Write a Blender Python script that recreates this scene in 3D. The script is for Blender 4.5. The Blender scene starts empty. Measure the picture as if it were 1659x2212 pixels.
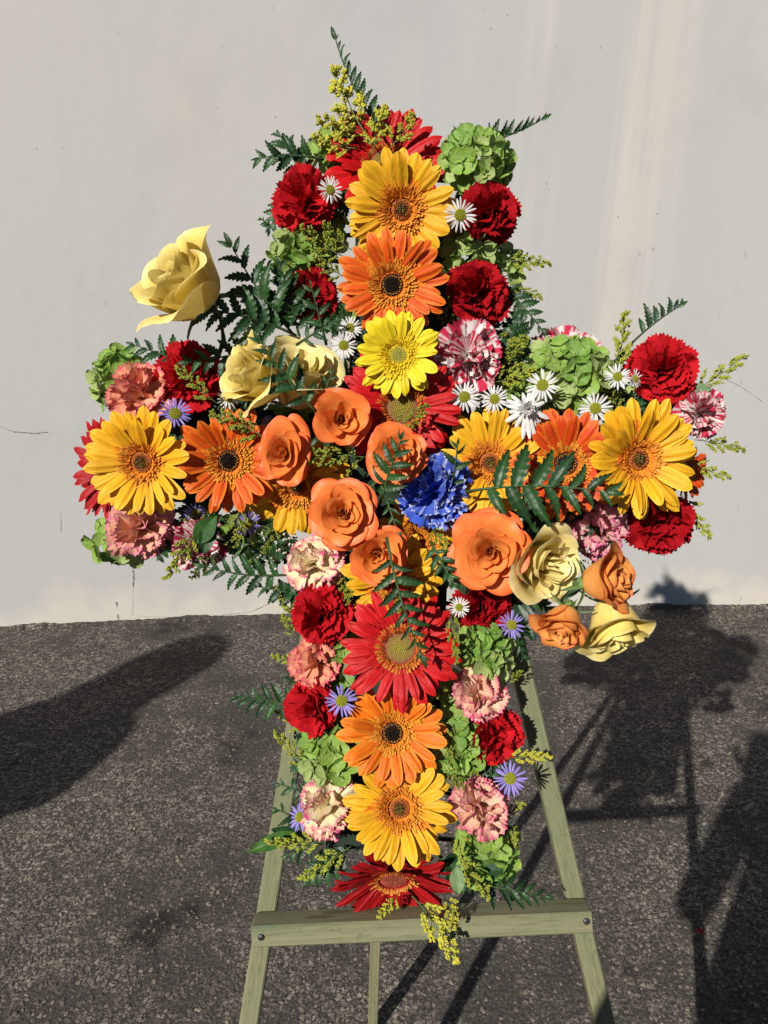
import bpy, math, random
import numpy as np
from mathutils import Vector, Matrix, Quaternion
random.seed(7); rng = np.random.default_rng(7)
sc = bpy.context.scene
COL = sc.collection

# ------------------------------------------------------------------ camera, sky, sun, exposure
H = 1.25                                   # height of the phone above the ground
FPX, W0, H0 = 1690.0, 1659.0, 2212.0       # focal length and picture size, in the same unit
PITCH, ROLL = 0.287, 0.044
AZ, EL = 0.521, 0.488                      # the way the sunlight travels, and its elevation
cp, sp, cr, sr = math.cos(PITCH), math.sin(PITCH), math.cos(ROLL), math.sin(ROLL)
FWD = Vector((0, cp, -sp)); UP0 = Vector((0, sp, cp)); RT0 = Vector((1, 0, 0))
RT = RT0 * cr + UP0 * sr; UP = -RT0 * sr + UP0 * cr
CAM = Vector((0, 0, H))
cd = bpy.data.cameras.new('camera'); cam = bpy.data.objects.new('camera', cd); COL.objects.link(cam)
cam.matrix_world = Matrix(((RT.x, UP.x, -FWD.x, 0), (RT.y, UP.y, -FWD.y, 0), (RT.z, UP.z, -FWD.z, H), (0, 0, 0, 1)))
cd.sensor_fit = 'VERTICAL'; cd.sensor_height = 36.0; cd.sensor_width = 27.0; cd.lens = 36.0 * FPX / H0
cd.clip_start = 0.02; cd.clip_end = 500
sc.camera = cam
SUN = Vector((math.sin(AZ) * math.cos(EL), math.cos(AZ) * math.cos(EL), -math.sin(EL)))
world = bpy.data.worlds.new('World'); sc.world = world; world.use_nodes = True
wn = world.node_tree.nodes; wl = world.node_tree.links
sky = wn.new('ShaderNodeTexSky'); sky.sky_type = 'NISHITA'; sky.sun_disc = False
sky.sun_elevation = EL; sky.sun_rotation = math.atan2(-SUN.x, -SUN.y); sky.air_density = 0.45; sky.ozone_density = 0.6; sky.dust_density = 0.0
wl.new(sky.outputs[0], wn['Background'].inputs[0]); wn['Background'].inputs[1].default_value = 0.05
sd = bpy.data.lights.new('sun', 'SUN'); sd.energy = 5.0; sd.angle = math.radians(0.55); sd.color = (1.0, 0.94, 0.85)
sun = bpy.data.objects.new('sun', sd); COL.objects.link(sun)
sun.rotation_euler = SUN.to_track_quat('-Z', 'Y').to_euler(); sun.location = (-4, -6, 6)
sc.view_settings.view_transform = 'Standard'; sc.view_settings.look = 'None'
sc.view_settings.exposure = 0.31; sc.view_settings.gamma = 1.0; sc.view_settings.use_curve_mapping = False
sc.render.engine = 'CYCLES'
sc.cycles.max_bounces = 6; sc.cycles.diffuse_bounces = 3; sc.cycles.transmission_bounces = 3

# ------------------------------------------------------------------ where a sight line meets the ground or the cross
LEAN = 0.33; D0 = 0.642 * H
NRM = Vector((-0.008, -math.cos(LEAN), math.sin(LEAN))).normalized()   # the way the cross faces
PR = Vector((0, 0, 1)).cross(-NRM).normalized() * -1                    # along the arm, to the right
if PR.x < 0: PR = -PR
PU = NRM.cross(PR).normalized()
if PU.z < 0: PU = -PU
C0 = Vector((0, D0, H))
def ray(x, y): return RT * ((x - W0 / 2) / FPX) - UP * ((y - H0 / 2) / FPX) + FWD
def at(x, y, e=0.0):
    r = ray(x, y); c = C0 + NRM * e
    return CAM + r * ((c - CAM).dot(NRM) / r.dot(NRM))
def px(P): return (P - CAM).dot(FWD) / FPX                              # metres per unit at that depth
def ground(x, y):
    r = ray(x, y); return CAM + r * (-H / r.z)
def from_shadow(x, y, z): return ground(x, y) - SUN * (z / -SUN.z)      # what stands at height z and drops its shade there
def plane_uv(P): d = P - C0; return d.dot(PR), d.dot(PU)

# ------------------------------------------------------------------ materials
def new_mat(name):
    m = bpy.data.materials.new(name); m.use_nodes = True
    nt = m.node_tree; return m, nt.nodes, nt.links, nt.nodes['Principled BSDF'], nt.nodes['Material Output']
def N(n, t, **k):
    o = n.new(t)
    for a, b in k.items(): setattr(o, a, b)
    return o
ALB = 0.68                                  # the exposure is set for real, middling reflectances
PETAL = 0.84
def mixc(n, l, fac, a, b, mode='MIX'):
    x = N(n, 'ShaderNodeMix', data_type='RGBA', blend_type=mode)
    for s, v in ((x.inputs[0], fac), (x.inputs[6], a), (x.inputs[7], b)):
        if hasattr(v, 'is_linked') or isinstance(v, bpy.types.NodeSocket): l.new(v, s)
        elif isinstance(v, (int, float)): s.default_value = v
        else: s.default_value = (*(q * ALB for q in v), 1)
    return x.outputs[2]
def noise(n, l, vec, scale, detail=3, rough=.55, dist=0):
    t = N(n, 'ShaderNodeTexNoise'); t.inputs['Scale'].default_value = scale; t.inputs['Detail'].default_value = detail
    t.inputs['Roughness'].default_value = rough; t.inputs['Distortion'].default_value = dist
    if vec is not None: l.new(vec, t.inputs['Vector'])
    return t.outputs[0]
def ramp(n, l, fac, stops):
    r = N(n, 'ShaderNodeValToRGB'); e = r.color_ramp.elements
    while len(e) < len(stops): e.new(0.5)
    for i, (p, c) in enumerate(stops):
        e[i].position = p; e[i].color = (c, c, c, 1) if isinstance(c, (int, float)) else (*c, 1)
    l.new(fac, r.inputs[0]); return r.outputs[0]
def mapping(n, l, vec, scale=(1, 1, 1), loc=(0, 0, 0)):
    m = N(n, 'ShaderNodeMapping'); m.inputs['Scale'].default_value = scale; m.inputs['Location'].default_value = loc
    l.new(vec, m.inputs[0]); return m.outputs[0]
def petal_material(name, rough, spec, trans, streak=(3, 26, 3), bump=.25, vary=.14, sheen=0.0, mottle=None, dist=.012):
    m, n, l, p, out = new_mat(name)
    a = N(n, 'ShaderNodeAttribute', attribute_name='Col')
    tc = N(n, 'ShaderNodeTexCoord'); oi = N(n, 'ShaderNodeObjectInfo')
    off = N(n, 'ShaderNodeVectorMath', operation='MULTIPLY_ADD'); l.new(tc.outputs['Object'], off.inputs[0]); off.inputs[1].default_value = (1, 1, 1)
    sc_ = N(n, 'ShaderNodeVectorMath', operation='SCALE'); sc_.inputs[0].default_value = (17, 31, 9); l.new(oi.outputs['Random'], sc_.inputs['Scale'])
    l.new(sc_.outputs[0], off.inputs[2])
    v = mapping(n, l, off.outputs[0], streak)
    st = noise(n, l, v, 1.0, 3)
    hv = N(n, 'ShaderNodeHueSaturation')
    mr = N(n, 'ShaderNodeMapRange'); l.new(oi.outputs['Random'], mr.inputs[0]); mr.inputs[3].default_value = (1 - vary) * PETAL; mr.inputs[4].default_value = (1 + vary * .6) * PETAL
    mr2 = N(n, 'ShaderNodeMapRange'); l.new(st, mr2.inputs[0]); mr2.inputs[1].default_value = .3; mr2.inputs[2].default_value = .7; mr2.inputs[3].default_value = 1 - .6 * max(vary, .08) - .06; mr2.inputs[4].default_value = 1.08
    mm = N(n, 'ShaderNodeMath', operation='MULTIPLY'); l.new(mr.outputs[0], mm.inputs[0]); l.new(mr2.outputs[0], mm.inputs[1])
    l.new(mm.outputs[0], hv.inputs['Value']); l.new(a.outputs[0], hv.inputs['Color'])
    c = hv.outputs[0]
    if mottle:
        c = mixc(n, l, ramp(n, l, noise(n, l, off.outputs[0], mottle[1], 2), [(.52, 0), (.7, mottle[2])]), c, mottle[0])
    l.new(c, p.inputs['Base Color']); p.inputs['Roughness'].default_value = rough; p.inputs['Specular IOR Level'].default_value = spec
    if sheen: p.inputs['Sheen Weight'].default_value = sheen
    b = N(n, 'ShaderNodeBump'); b.inputs['Strength'].default_value = bump; b.inputs['Distance'].default_value = dist; l.new(st, b.inputs['Height'])
    l.new(b.outputs[0], p.inputs['Normal'])
    if trans:
        t = N(n, 'ShaderNodeBsdfTranslucent'); l.new(c, t.inputs[0]); l.new(b.outputs[0], t.inputs['Normal'])
        x = N(n, 'ShaderNodeMixShader'); x.inputs[0].default_value = trans
        l.new(p.outputs[0], x.inputs[1]); l.new(t.outputs[0], x.inputs[2]); l.new(x.outputs[0], out.inputs[0])
    return m
M_PETAL = petal_material('gerbera_petal', .5, .3, .16)
M_VELVET = petal_material('carnation_petal', .75, .12, .16, (9, 9, 9), .2, .09)
M_ROSE = petal_material('rose_petal', .48, .32, .24, (4, 7, 7), .05, .04, dist=.004)
M_FLORET = petal_material('small_florets', .6, .2, .15, (20, 20, 20), .3, .05)
M_SEPAL = petal_material('hydrangea_floret', .55, .28, .25, (7, 7, 7), .25, .2, mottle=((.42, .46, .2), 2.2, .35))
M_FERN = petal_material('fern_leaf', .42, .4, .12, (4, 14, 4), .12, .3, mottle=((.045, .085, .05), 1.2, .35))
M_GREEN = petal_material('stem_green', .5, .35, .1, (6, 6, 6), .2, .2)
M_BUD = petal_material('goldenrod_bud', .6, .25, .15, (30, 30, 30), .2, .12)

def wood_material():
    m, n, l, p, out = new_mat('green_stained_pine'); tc = N(n, 'ShaderNodeTexCoord')
    g = noise(n, l, mapping(n, l, tc.outputs['Object'], (2, 140, 140)), 1, 5, .6, .4)
    w = noise(n, l, mapping(n, l, tc.outputs['Object'], (5, 60, 60)), 1, 4, .6)
    f = noise(n, l, mapping(n, l, tc.outputs['Object'], (40, 420, 420)), 1, 3, .6)
    c = mixc(n, l, ramp(n, l, g, [(.3, 0), (.7, 1)]), (.20, .215, .118), (.305, .30, .178))
    c = mixc(n, l, ramp(n, l, w, [(.54, 0), (.70, .6)]), c, (.38, .29, .18))
    c = mixc(n, l, ramp(n, l, w, [(.30, .6), (.44, 0)]), c, (.13, .18, .105))
    c = mixc(n, l, ramp(n, l, f, [(.34, .45), (.46, 0)]), c, (.10, .12, .06))
    kn = noise(n, l, mapping(n, l, tc.outputs['Object'], (16, 55, 55), (3, 1, 7)), 1, 1, .5)
    c = mixc(n, l, ramp(n, l, kn, [(.72, 0), (.78, .75)]), c, (.13, .085, .045))
    gd = noise(n, l, tc.outputs['Object'], 90, 4, .7); c = mixc(n, l, ramp(n, l, gd, [(.58, 0), (.72, .45)]), c, (.09, .10, .06))
    l.new(c, p.inputs['Base Color']); p.inputs['Roughness'].default_value = .75; p.inputs['Specular IOR Level'].default_value = .2
    b = N(n, 'ShaderNodeBump'); b.inputs['Strength'].default_value = .5; b.inputs['Distance'].default_value = .001; l.new(f, b.inputs['Height']); l.new(b.outputs[0], p.inputs['Normal'])
    return m
M_WOOD = wood_material()

def asphalt_material():
    m, n, l, p, out = new_mat('worn_asphalt'); g = N(n, 'ShaderNodeNewGeometry'); P = g.outputs['Position']
    warp = noise(n, l, P, 60, 2)
    va = N(n, 'ShaderNodeVectorMath', operation='MULTIPLY_ADD'); l.new(warp, va.inputs[0]); va.inputs[1].default_value = (.008, .008, .008); l.new(P, va.inputs[2])
    def stones(scale, lo, hi):
        v = N(n, 'ShaderNodeTexVoronoi', feature='F1'); v.inputs['Scale'].default_value = scale; l.new(va.outputs[0], v.inputs['Vector'])
        e = N(n, 'ShaderNodeTexVoronoi', feature='DISTANCE_TO_EDGE'); e.inputs['Scale'].default_value = scale; l.new(va.outputs[0], e.inputs['Vector'])
        sepc = N(n, 'ShaderNodeSeparateColor'); l.new(v.outputs['Color'], sepc.inputs[0])
        pick = ramp(n, l, sepc.outputs[0], [(lo, 0), (hi, 1)])
        edge = ramp(n, l, e.outputs[0], [(.05, 0), (.14, 1)])
        mk = N(n, 'ShaderNodeMath', operation='MULTIPLY'); l.new(pick, mk.inputs[0]); l.new(edge, mk.inputs[1])
        col = mixc(n, l, sepc.outputs[1], (.185, .168, .15), (.45, .395, .335))
        return mk.outputs[0], col
    big = noise(n, l, P, 1.6, 4, .6); mid = noise(n, l, P, 7, 4, .65); fine = noise(n, l, P, 420, 3, .7); fine2 = noise(n, l, P, 130, 3, .7)
    wear = N(n, 'ShaderNodeMath', operation='MULTIPLY_ADD'); l.new(big, wear.inputs[0]); wear.inputs[1].default_value = .6
    w2 = N(n, 'ShaderNodeMath', operation='MULTIPLY'); l.new(mid, w2.inputs[0]); w2.inputs[1].default_value = .5; l.new(w2.outputs[0], wear.inputs[2])
    wearm = ramp(n, l, wear.outputs[0], [(.49, .04), (.60, 1)])
    base = mixc(n, l, ramp(n, l, fine, [(.35, 0), (.65, 1)]), (.032, .0295, .028), (.105, .096, .088))
    base = mixc(n, l, ramp(n, l, fine2, [(.45, 0), (.62, .8)]), base, (.155, .139, .123))
    s1, c1 = stones(105, .55, .63); s2, c2 = stones(215, .50, .58)
    def gate(s):
        q = N(n, 'ShaderNodeMath', operation='MULTIPLY'); l.new(s, q.inputs[0]); l.new(wearm, q.inputs[1]); return q.outputs[0]
    c = mixc(n, l, gate(s2), base, c2); c = mixc(n, l, gate(s1), c, c1)
    stain = ramp(n, l, noise(n, l, mapping(n, l, P, (1, 1, 1), (3.1, 7.7, 0)), 4.2, 5, .6), [(.60, 0), (.69, .7)])
    c = mixc(n, l, stain, c, (.022, .02, .019))
    l.new(c, p.inputs['Base Color'])
    l.new(ramp(n, l, fine, [(.3, .8), (.7, 1.0)]), p.inputs['Roughness']); p.inputs['Specular IOR Level'].default_value = .1
    hs = N(n, 'ShaderNodeMath', operation='MAXIMUM'); l.new(gate(s1), hs.inputs[0]); l.new(gate(s2), hs.inputs[1])
    ha = N(n, 'ShaderNodeMath', operation='MULTIPLY_ADD'); l.new(fine2, ha.inputs[0]); ha.inputs[1].default_value = 1.1; l.new(hs.outputs[0], ha.inputs[2])
    b = N(n, 'ShaderNodeBump'); b.inputs['Strength'].default_value = .8; b.inputs['Distance'].default_value = .003; l.new(ha.outputs[0], b.inputs['Height']); l.new(b.outputs[0], p.inputs['Normal'])
    return m
def stone_material():
    m, n, l, p, out = new_mat('aggregate_stone'); oi = N(n, 'ShaderNodeAttribute', attribute_name='Col'); g = N(n, 'ShaderNodeNewGeometry')
    c = mixc(n, l, ramp(n, l, noise(n, l, g.outputs['Position'], 260, 3), [(.35, .75), (.6, 0)]), oi.outputs[0], (.06, .053, .047))
    l.new(c, p.inputs['Base Color']); p.inputs['Roughness'].default_value = .75; return m
def wall_material():
    m, n, l, p, out = new_mat('painted_plaster'); tc = N(n, 'ShaderNodeTexCoord'); P = tc.outputs['Object']
    cl = noise(n, l, mapping(n, l, P, (.9, .9, .55)), 1.3, 4, .5)
    c = mixc(n, l, ramp(n, l, cl, [(.35, 0), (.65, 1)]), (.605, .585, .56), (.575, .578, .58))
    # bare warm streaks that ran down the paint, right of the middle
    sx = N(n, 'ShaderNodeSeparateXYZ'); l.new(P, sx.inputs[0])
    st = noise(n, l, mapping(n, l, P, (5.5, 5.5, .22)), 1, 4, .55, .3)
    wm = N(n, 'ShaderNodeMath', operation='SUBTRACT'); l.new(sx.outputs[0], wm.inputs[0]); wm.inputs[1].default_value = .66
    wm2 = N(n, 'ShaderNodeMath', operation='ABSOLUTE'); l.new(wm.outputs[0], wm2.inputs[0])
    near = ramp(n, l, wm2.outputs[0], [(.05, 1), (.5, .15)])
    k = N(n, 'ShaderNodeMath', operation='MULTIPLY'); l.new(ramp(n, l, st, [(.44, 0), (.56, 1)]), k.inputs[0]); l.new(near, k.inputs[1])
    c = mixc(n, l, k.outputs[0], c, (.70, .67, .625))
    # whitewash left along the foot of the wall
    zz = N(n, 'ShaderNodeMath', operation='MULTIPLY_ADD'); l.new(noise(n, l, P, 4.5, 5, .65), zz.inputs[0]); zz.inputs[1].default_value = -.45; l.new(sx.outputs[2], zz.inputs[2])
    c = mixc(n, l, ramp(n, l, zz.outputs[0], [(.0, .7), (.035, 0)]), c, (.72, .685, .61)) if False else mixc(n, l, ramp(n, l, N_map(n, l, zz.outputs[0]), [(.3, .8), (.62, 0)]), c, (.74, .70, .62))
    dark = ramp(n, l, noise(n, l, mapping(n, l, P, (1.5, 1.5, 1.2), (9, 2, 4)), 2.2, 6, .62), [(.56, 0), (.75, .28)])
    c = mixc(n, l, dark, c, (.43, .43, .44))
    sc1 = ramp(n, l, noise(n, l, mapping(n, l, P, (38, 38, 11), (2, 5, 1)), 1, 2, .5), [(.74, 0), (.78, .55)])
    c = mixc(n, l, sc1, c, (.36, .35, .34))
    l.new(c, p.inputs['Base Color']); p.inputs['Roughness'].default_value = .6; p.inputs['Specular IOR Level'].default_value = .25
    h = noise(n, l, P, 9, 5, .6); h2 = noise(n, l, P, 160, 3, .6)
    ha = N(n, 'ShaderNodeMath', operation='MULTIPLY_ADD'); l.new(h2, ha.inputs[0]); ha.inputs[1].default_value = .07; l.new(h, ha.inputs[2])
    b = N(n, 'ShaderNodeBump'); b.inputs['Strength'].default_value = .14; b.inputs['Distance'].default_value = .012; l.new(ha.outputs[0], b.inputs['Height']); l.new(b.outputs[0], p.inputs['Normal'])
    return m
def N_map(n, l, v):
    r = N(n, 'ShaderNodeMapRange'); r.inputs[1].default_value = -.3; r.inputs[2].default_value = .05; l.new(v, r.inputs[0]); return r.outputs[0]
def plain(name, c, rough=.6, metal=0.0, grain=40, amt=.25):
    m, n, l, p, out = new_mat(name); tc = N(n, 'ShaderNodeTexCoord')
    cc = mixc(n, l, ramp(n, l, noise(n, l, tc.outputs['Object'], grain, 3), [(.35, 0), (.65, 1)]), tuple(v * (1 - amt) for v in c), tuple(v * (1 + amt) for v in c))
    l.new(cc, p.inputs['Base Color']); p.inputs['Roughness'].default_value = rough; p.inputs['Metallic'].default_value = metal; return m
M_FOAM = plain('floral_foam', (.012, .028, .014), .9); M_NAIL = plain('nail_steel', (.12, .12, .13), .45, .8)
M_SCUFF = plain('scuff', (.33, .325, .32), .8); M_CLOTH = plain('dark_cloth', (.04, .045, .07), .85); M_SKIN = plain('skin', (.45, .27, .19), .5, 0, 20, .08)
M_HAIR = plain('dark_hair', (.03, .02, .015), .5); M_PHONE = plain('phone_glass', (.01, .01, .012), .2); M_DENIM = plain('denim', (.06, .08, .14), .85)

# ------------------------------------------------------------------ object helpers
def mesh(name, V, F, mat, C=None, smooth=True):
    me = bpy.data.meshes.new(name); me.from_pydata([tuple(v) for v in V], [], [tuple(f) for f in F])
    if C is not None:
        a = me.color_attributes.new('Col', 'FLOAT_COLOR', 'POINT')
        cc = np.ones((len(V), 4), np.float32); cc[:, :3] = np.asarray(C)[:, :3]; a.data.foreach_set('color', cc.ravel())
    if smooth: me.polygons.foreach_set('use_smooth', [True] * len(me.polygons))
    me.materials.append(mat); me.update(); return me
def part(name, me, parent, mat4=None, kind=None, label=None):
    o = bpy.data.objects.new(name, me); COL.objects.link(o)
    if parent is not None: o.parent = parent
    if mat4 is not None: o.matrix_local = mat4
    if kind: o['kind'] = kind
    if label: o['label'] = label
    return o
def thing(name, label, cat, M=None, group=None, me=None):
    o = bpy.data.objects.new(name, me); COL.objects.link(o)
    if me is None: o.empty_display_size = .02
    if M is not None: o.matrix_world = M
    o['label'] = label; o['category'] = cat
    if group: o['group'] = group
    return o
def frame(P, z, size=1.0, spin=0.0, up=None):
    z = z.normalized(); up = up or PU
    if abs(z.dot(up)) > .98: up = PR
    x = up.cross(z).normalized(); y = z.cross(x)
    R = Matrix((x, y, z)).transposed().to_4x4() @ Matrix.Rotation(spin, 4, 'Z')
    return Matrix.Translation(P) @ R @ Matrix.Scale(size, 4)
def facing(P, tx, ty): return ((CAM - P).normalized() + RT * tx + UP * ty).normalized()
def Rx(a): return Matrix.Rotation(a, 4, 'X')
def Ry(a): return Matrix.Rotation(a, 4, 'Y')
def Rz(a): return Matrix.Rotation(a, 4, 'Z')
def T(x, y, z): return Matrix.Translation((x, y, z))
def grid(nu, nv, f):
    V = [f(-1 + 2 * i / (nu - 1), j / (nv - 1)) for j in range(nv) for i in range(nu)]
    F = [(j * nu + i, j * nu + i + 1, (j + 1) * nu + i + 1, (j + 1) * nu + i) for j in range(nv - 1) for i in range(nu - 1)]
    return V, F
def join(parts):
    V, F, C = [], [], []
    for v, f, c in parts:
        o = len(V); V += list(v); F += [tuple(i + o for i in q) for q in f]; C += list(c)
    return V, F, C
def tube(pts, radii, k=6, col=(.08, .16, .04)):
    V, F = [], []; pts = [Vector(p) for p in pts]
    for i, p in enumerate(pts):
        d = (pts[min(i + 1, len(pts) - 1)] - pts[max(i - 1, 0)]).normalized()
        a = d.orthogonal().normalized(); b = d.cross(a)
        for j in range(k):
            t = 2 * math.pi * j / k; V.append(p + (a * math.cos(t) + b * math.sin(t)) * radii[i])
    for i in range(len(pts) - 1):
        for j in range(k): F.append((i * k + j, i * k + (j + 1) % k, (i + 1) * k + (j + 1) % k, (i + 1) * k + j))
    F.append(tuple(range(k))[::-1]); F.append(tuple((len(pts) - 1) * k + j for j in range(k)))
    return V, F, [col] * len(V)
def lerp(a, b, t): return a + (b - a) * t
def mixv(a, b, t): t = max(0, min(1, t)); return tuple(lerp(x, y, t) for x, y in zip(a, b))
def smooth(a, b, x): t = max(0, min(1, (x - a) / (b - a))); return t * t * (3 - 2 * t)
def blob(c, ax, rl, rw, col, col2=None, k=5):
    """a small bud: pointed spindle along ax"""
    c = Vector(c); ax = Vector(ax).normalized(); a = ax.orthogonal().normalized(); b = ax.cross(a); V = [c - ax * rl]
    for s, w in ((-.45, .8), (.25, 1.0), (.75, .6)):
        for j in range(k):
            t = 2 * math.pi * j / k; V.append(c + ax * rl * s + (a * math.cos(t) + b * math.sin(t)) * rw * w)
    V.append(c + ax * rl); F = [(0, 1 + (j + 1) % k, 1 + j) for j in range(k)]
    for r in range(2): F += [(1 + r * k + j, 1 + r * k + (j + 1) % k, 1 + (r + 1) * k + (j + 1) % k, 1 + (r + 1) * k + j) for j in range(k)]
    F += [(1 + 2 * k + j, 1 + 2 * k + (j + 1) % k, len(V) - 1) for j in range(k)]
    C = [col] + [col] * (2 * k) + [col2 or col] * (k + 1); return V, F, C
FA = (plane_uv(at(300, 990))[0], plane_uv(at(1450, 990))[0]); FAY = (plane_uv(at(850, 1100))[1], plane_uv(at(850, 880))[1])
FUX = (plane_uv(at(738, 1000))[0], plane_uv(at(985, 1000))[0]); FUY = (plane_uv(at(850, 1880))[1], plane_uv(at(850, 380))[1])
def foam_point(P):
    u, v = plane_uv(P); best = None
    for (x0, x1, y0, y1) in ((FA[0], FA[1], FAY[0], FAY[1]), (FUX[0], FUX[1], FUY[0], FUY[1])):
        a, b = min(max(u, x0), x1), min(max(v, y0), y1); d = (a - u) ** 2 + (b - v) ** 2
        if best is None or d < best[0]: best = (d, a, b)
    return C0 + PR * best[1] + PU * best[2] + NRM * -.06
def add_stem(root, M, r=.002, col=(.07, .15, .035), off=-.1):
    P = M.translation; Q = M.inverted() @ foam_point(P); s = M.to_scale().x; A = Vector((0, 0, off)); B = Vector((0, 0, min(Q.z * .6, -.3)))
    Aw = M @ A; d_ = (Aw - C0).dot(NRM) + .05; Bw = Aw - NRM * max(d_, .01) * .95; B = M.inverted() @ Bw; pts = [A, A * .5 + B * .5, B * .85 + Q * .15, Q]
    part('stem', mesh('stem', *(lambda t: (t[0], t[1], M_GREEN, t[2]))(tube(pts, [r / s] * 4, 6, col))), root)

# ------------------------------------------------------------------ wall and ground
def build_setting():
    V, F = grid(2, 2, lambda u, v: (u * 60, -60 + v * 120, 0))
    g = part('asphalt', mesh('asphalt', V, F, asphalt_material(), smooth=False), None, kind='structure')
    base = [ground(*p) for p in ((0, 1357), (300, 1342), (590, 1327), (980, 1318), (1380, 1312), (1659, 1308))]
    k = np.polyfit([p.x for p in base], [p.y for p in base], 2); x0, x1 = base[0].x, base[-1].x
    base = [Vector((x, float(np.polyval(k, x)), 0)) for x in np.linspace(x0, x1, 15)]
    d0 = (base[0] - base[1]).normalized(); d1 = (base[-1] - base[-2]).normalized()
    base = [base[0] + d0 * 2.2] + base + [base[-1] + d1 * 2.2]
    n = len(base); V, F = [], []; TH, TOP = .22, 2.32
    for i, p in enumerate(base):
        d = (base[min(i + 1, n - 1)] - base[max(i - 1, 0)]).normalized(); back = Vector((-d.y, d.x, 0)) * TH
        V += [(p.x, p.y, -.05), (p.x, p.y, TOP), (p.x + back.x, p.y + back.y, TOP), (p.x + back.x, p.y + back.y, -.05)]
    for i in range(n - 1):
        a, b = 4 * i, 4 * i + 4
        F += [(a, b, b + 1, a + 1), (a + 1, b + 1, b + 2, a + 2), (a + 2, b + 2, b + 3, a + 3)]
    F += [(0, 1, 2, 3), (4 * n - 1, 4 * n - 2, 4 * n - 3, 4 * n - 4)]
    w = thing('plaster_wall', 'pale grey painted plaster wall with streaks and scuffs behind the flowers', 'wall', me=mesh('plaster_wall', V, F, wall_material(), smooth=False))
    w.data.polygons.foreach_set('use_smooth', [len(p.vertices) == 4 and i % 3 == 0 and i < 3 * (n - 1) for i, p in enumerate(w.data.polygons)])
    w.data.set_sharp_from_angle(angle=.6)
    # cracks and scuffs: thin films a few mm proud of the paint
    def hit(x, y):
        r = ray(x, y); best = None
        for a, b in zip(base[:-1], base[1:]):
            d = b - a; nn = Vector((d.y, -d.x, 0)); t = (a - CAM).dot(nn) / r.dot(nn); P = CAM + r * t
            s = (P - a).dot(d) / d.dot(d)
            if -.001 <= s <= 1.001 and t > 0: return P + nn.normalized() * .0025
    def mark(pts, w_, nm='scuff_mark'):
        q = []
        for (a, b) in zip(pts[:-1], pts[1:]):
            for k in range(6): q.append((lerp(a[0], b[0], k / 6) + random.uniform(-1, 1) * .8, lerp(a[1], b[1], k / 6) + random.uniform(-1, 1) * .8))
        q.append(pts[-1]); V, F = [], []
        for i, (x, y) in enumerate(q):
            x2, y2 = q[min(i + 1, len(q) - 1)]; x1, y1 = q[max(i - 1, 0)]; dx, dy = x2 - x1, y2 - y1; L = math.hypot(dx, dy) or 1
            ww = w_ * random.uniform(.15, 1) * (0.3 if i in (0, len(q) - 1) else 1)
            for s in (-1, 1):
                P = hit(x - dy / L * ww * s, y + dx / L * ww * s)
                if P is None: return
                V.append(P)
        F = [(2 * i, 2 * i + 1, 2 * i + 3, 2 * i + 2) for i in range(len(q) - 1)]
        part(nm, mesh(nm, V, F, M_SCUFF, smooth=False), w)
    mark([(0, 921), (30, 932), (70, 936), (105, 933)], 1.0, 'hairline_crack')
    mark([(286, 1222), (288, 1240), (287, 1268)], 1.8, 'hairline_crack'); mark([(287, 1268), (286, 1330)], .5, 'hairline_crack')
    mark([(130, 1105), (131, 1150)], 1.3); mark([(252, 1300), (252, 1312)], 2.0); mark([(254, 1326), (255, 1337)], 2.0)
    mark([(300, 1330), (420, 1334), (540, 1322), (586, 1300)], .6, 'hairline_crack')
    for x, y, s in ((1335, 465, 5), (1200, 98, 3), (1410, 535, 6), (1297, 100, 4), (1095, 30, 4), (1060, 60, 3), (1420, 460, 3), (470, 232, 3), (595, 250, 3), (80, 320, 3), (135, 318, 3), (1180, 395, 3)):
        mark([(x, y), (x - 1, y + s)], 1.1)
    mark([(1560, 815), (1600, 835), (1650, 870)], .6, 'hairline_crack')
    # loose edge where the asphalt laps up the wall
    Vp, Fp, Cp = [], [], []
    def pebble(x, y, r, hgt, c):
        o = len(Vp); k = 6; a0 = random.random() * 6; sx, sy = r * random.uniform(.7, 1.3), r * random.uniform(.6, 1.0); ca, sa = math.cos(a0), math.sin(a0)
        for (q, z) in ((1.0, -.001), (.72, hgt)):
            for j in range(k):
                t = 2 * math.pi * j / k; rr = q * random.uniform(.75, 1.15); u, v = math.cos(t) * sx * rr, math.sin(t) * sy * rr
                Vp.append((x + u * ca - v * sa, y + u * sa + v * ca, z * random.uniform(.7, 1.2) if q < 1 else z)); Cp.append(c)
        Fp.extend([(o + j, o + (j + 1) % k, o + k + (j + 1) % k, o + k + j) for j in range(k)]); Fp.append(tuple(o + k + j for j in range(k)))
    for i in range(26000):
        x = random.uniform(-80, 1740); y = 1300 + 960 * random.random() ** 1.25
        G = ground(x, y)
        if (hit(x, y - 3) is not None and y < 1362 and CAM.to_2d() and (G - CAM).length > (hit(x, y - 3) - CAM).length - .01): continue
        m = math.sin(G.x * 3.1 + 1.3 * math.sin(G.y * 2.2)) * math.sin(G.y * 3.7 + math.sin(G.x * 4)) + .5 * math.sin(G.x * 9 + G.y * 7)
        if random.random() > .72 + .3 * m: continue
        t = random.random(); c = mixv((.12, .105, .09), (.40, .335, .26), t ** 1.3); c = tuple(q * ALB for q in c); r = .0014 + .0046 * random.random() ** 2.2
        pebble(G.x, G.y, r, r * random.uniform(.15, .4), c)
    part('gravel', mesh('gravel', Vp, Fp, stone_material(), Cp, smooth=False), None, kind='stuff')
    # ragged lip where the asphalt laps up against the foot of the wall
    V, F = [], []; m = 420
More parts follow.
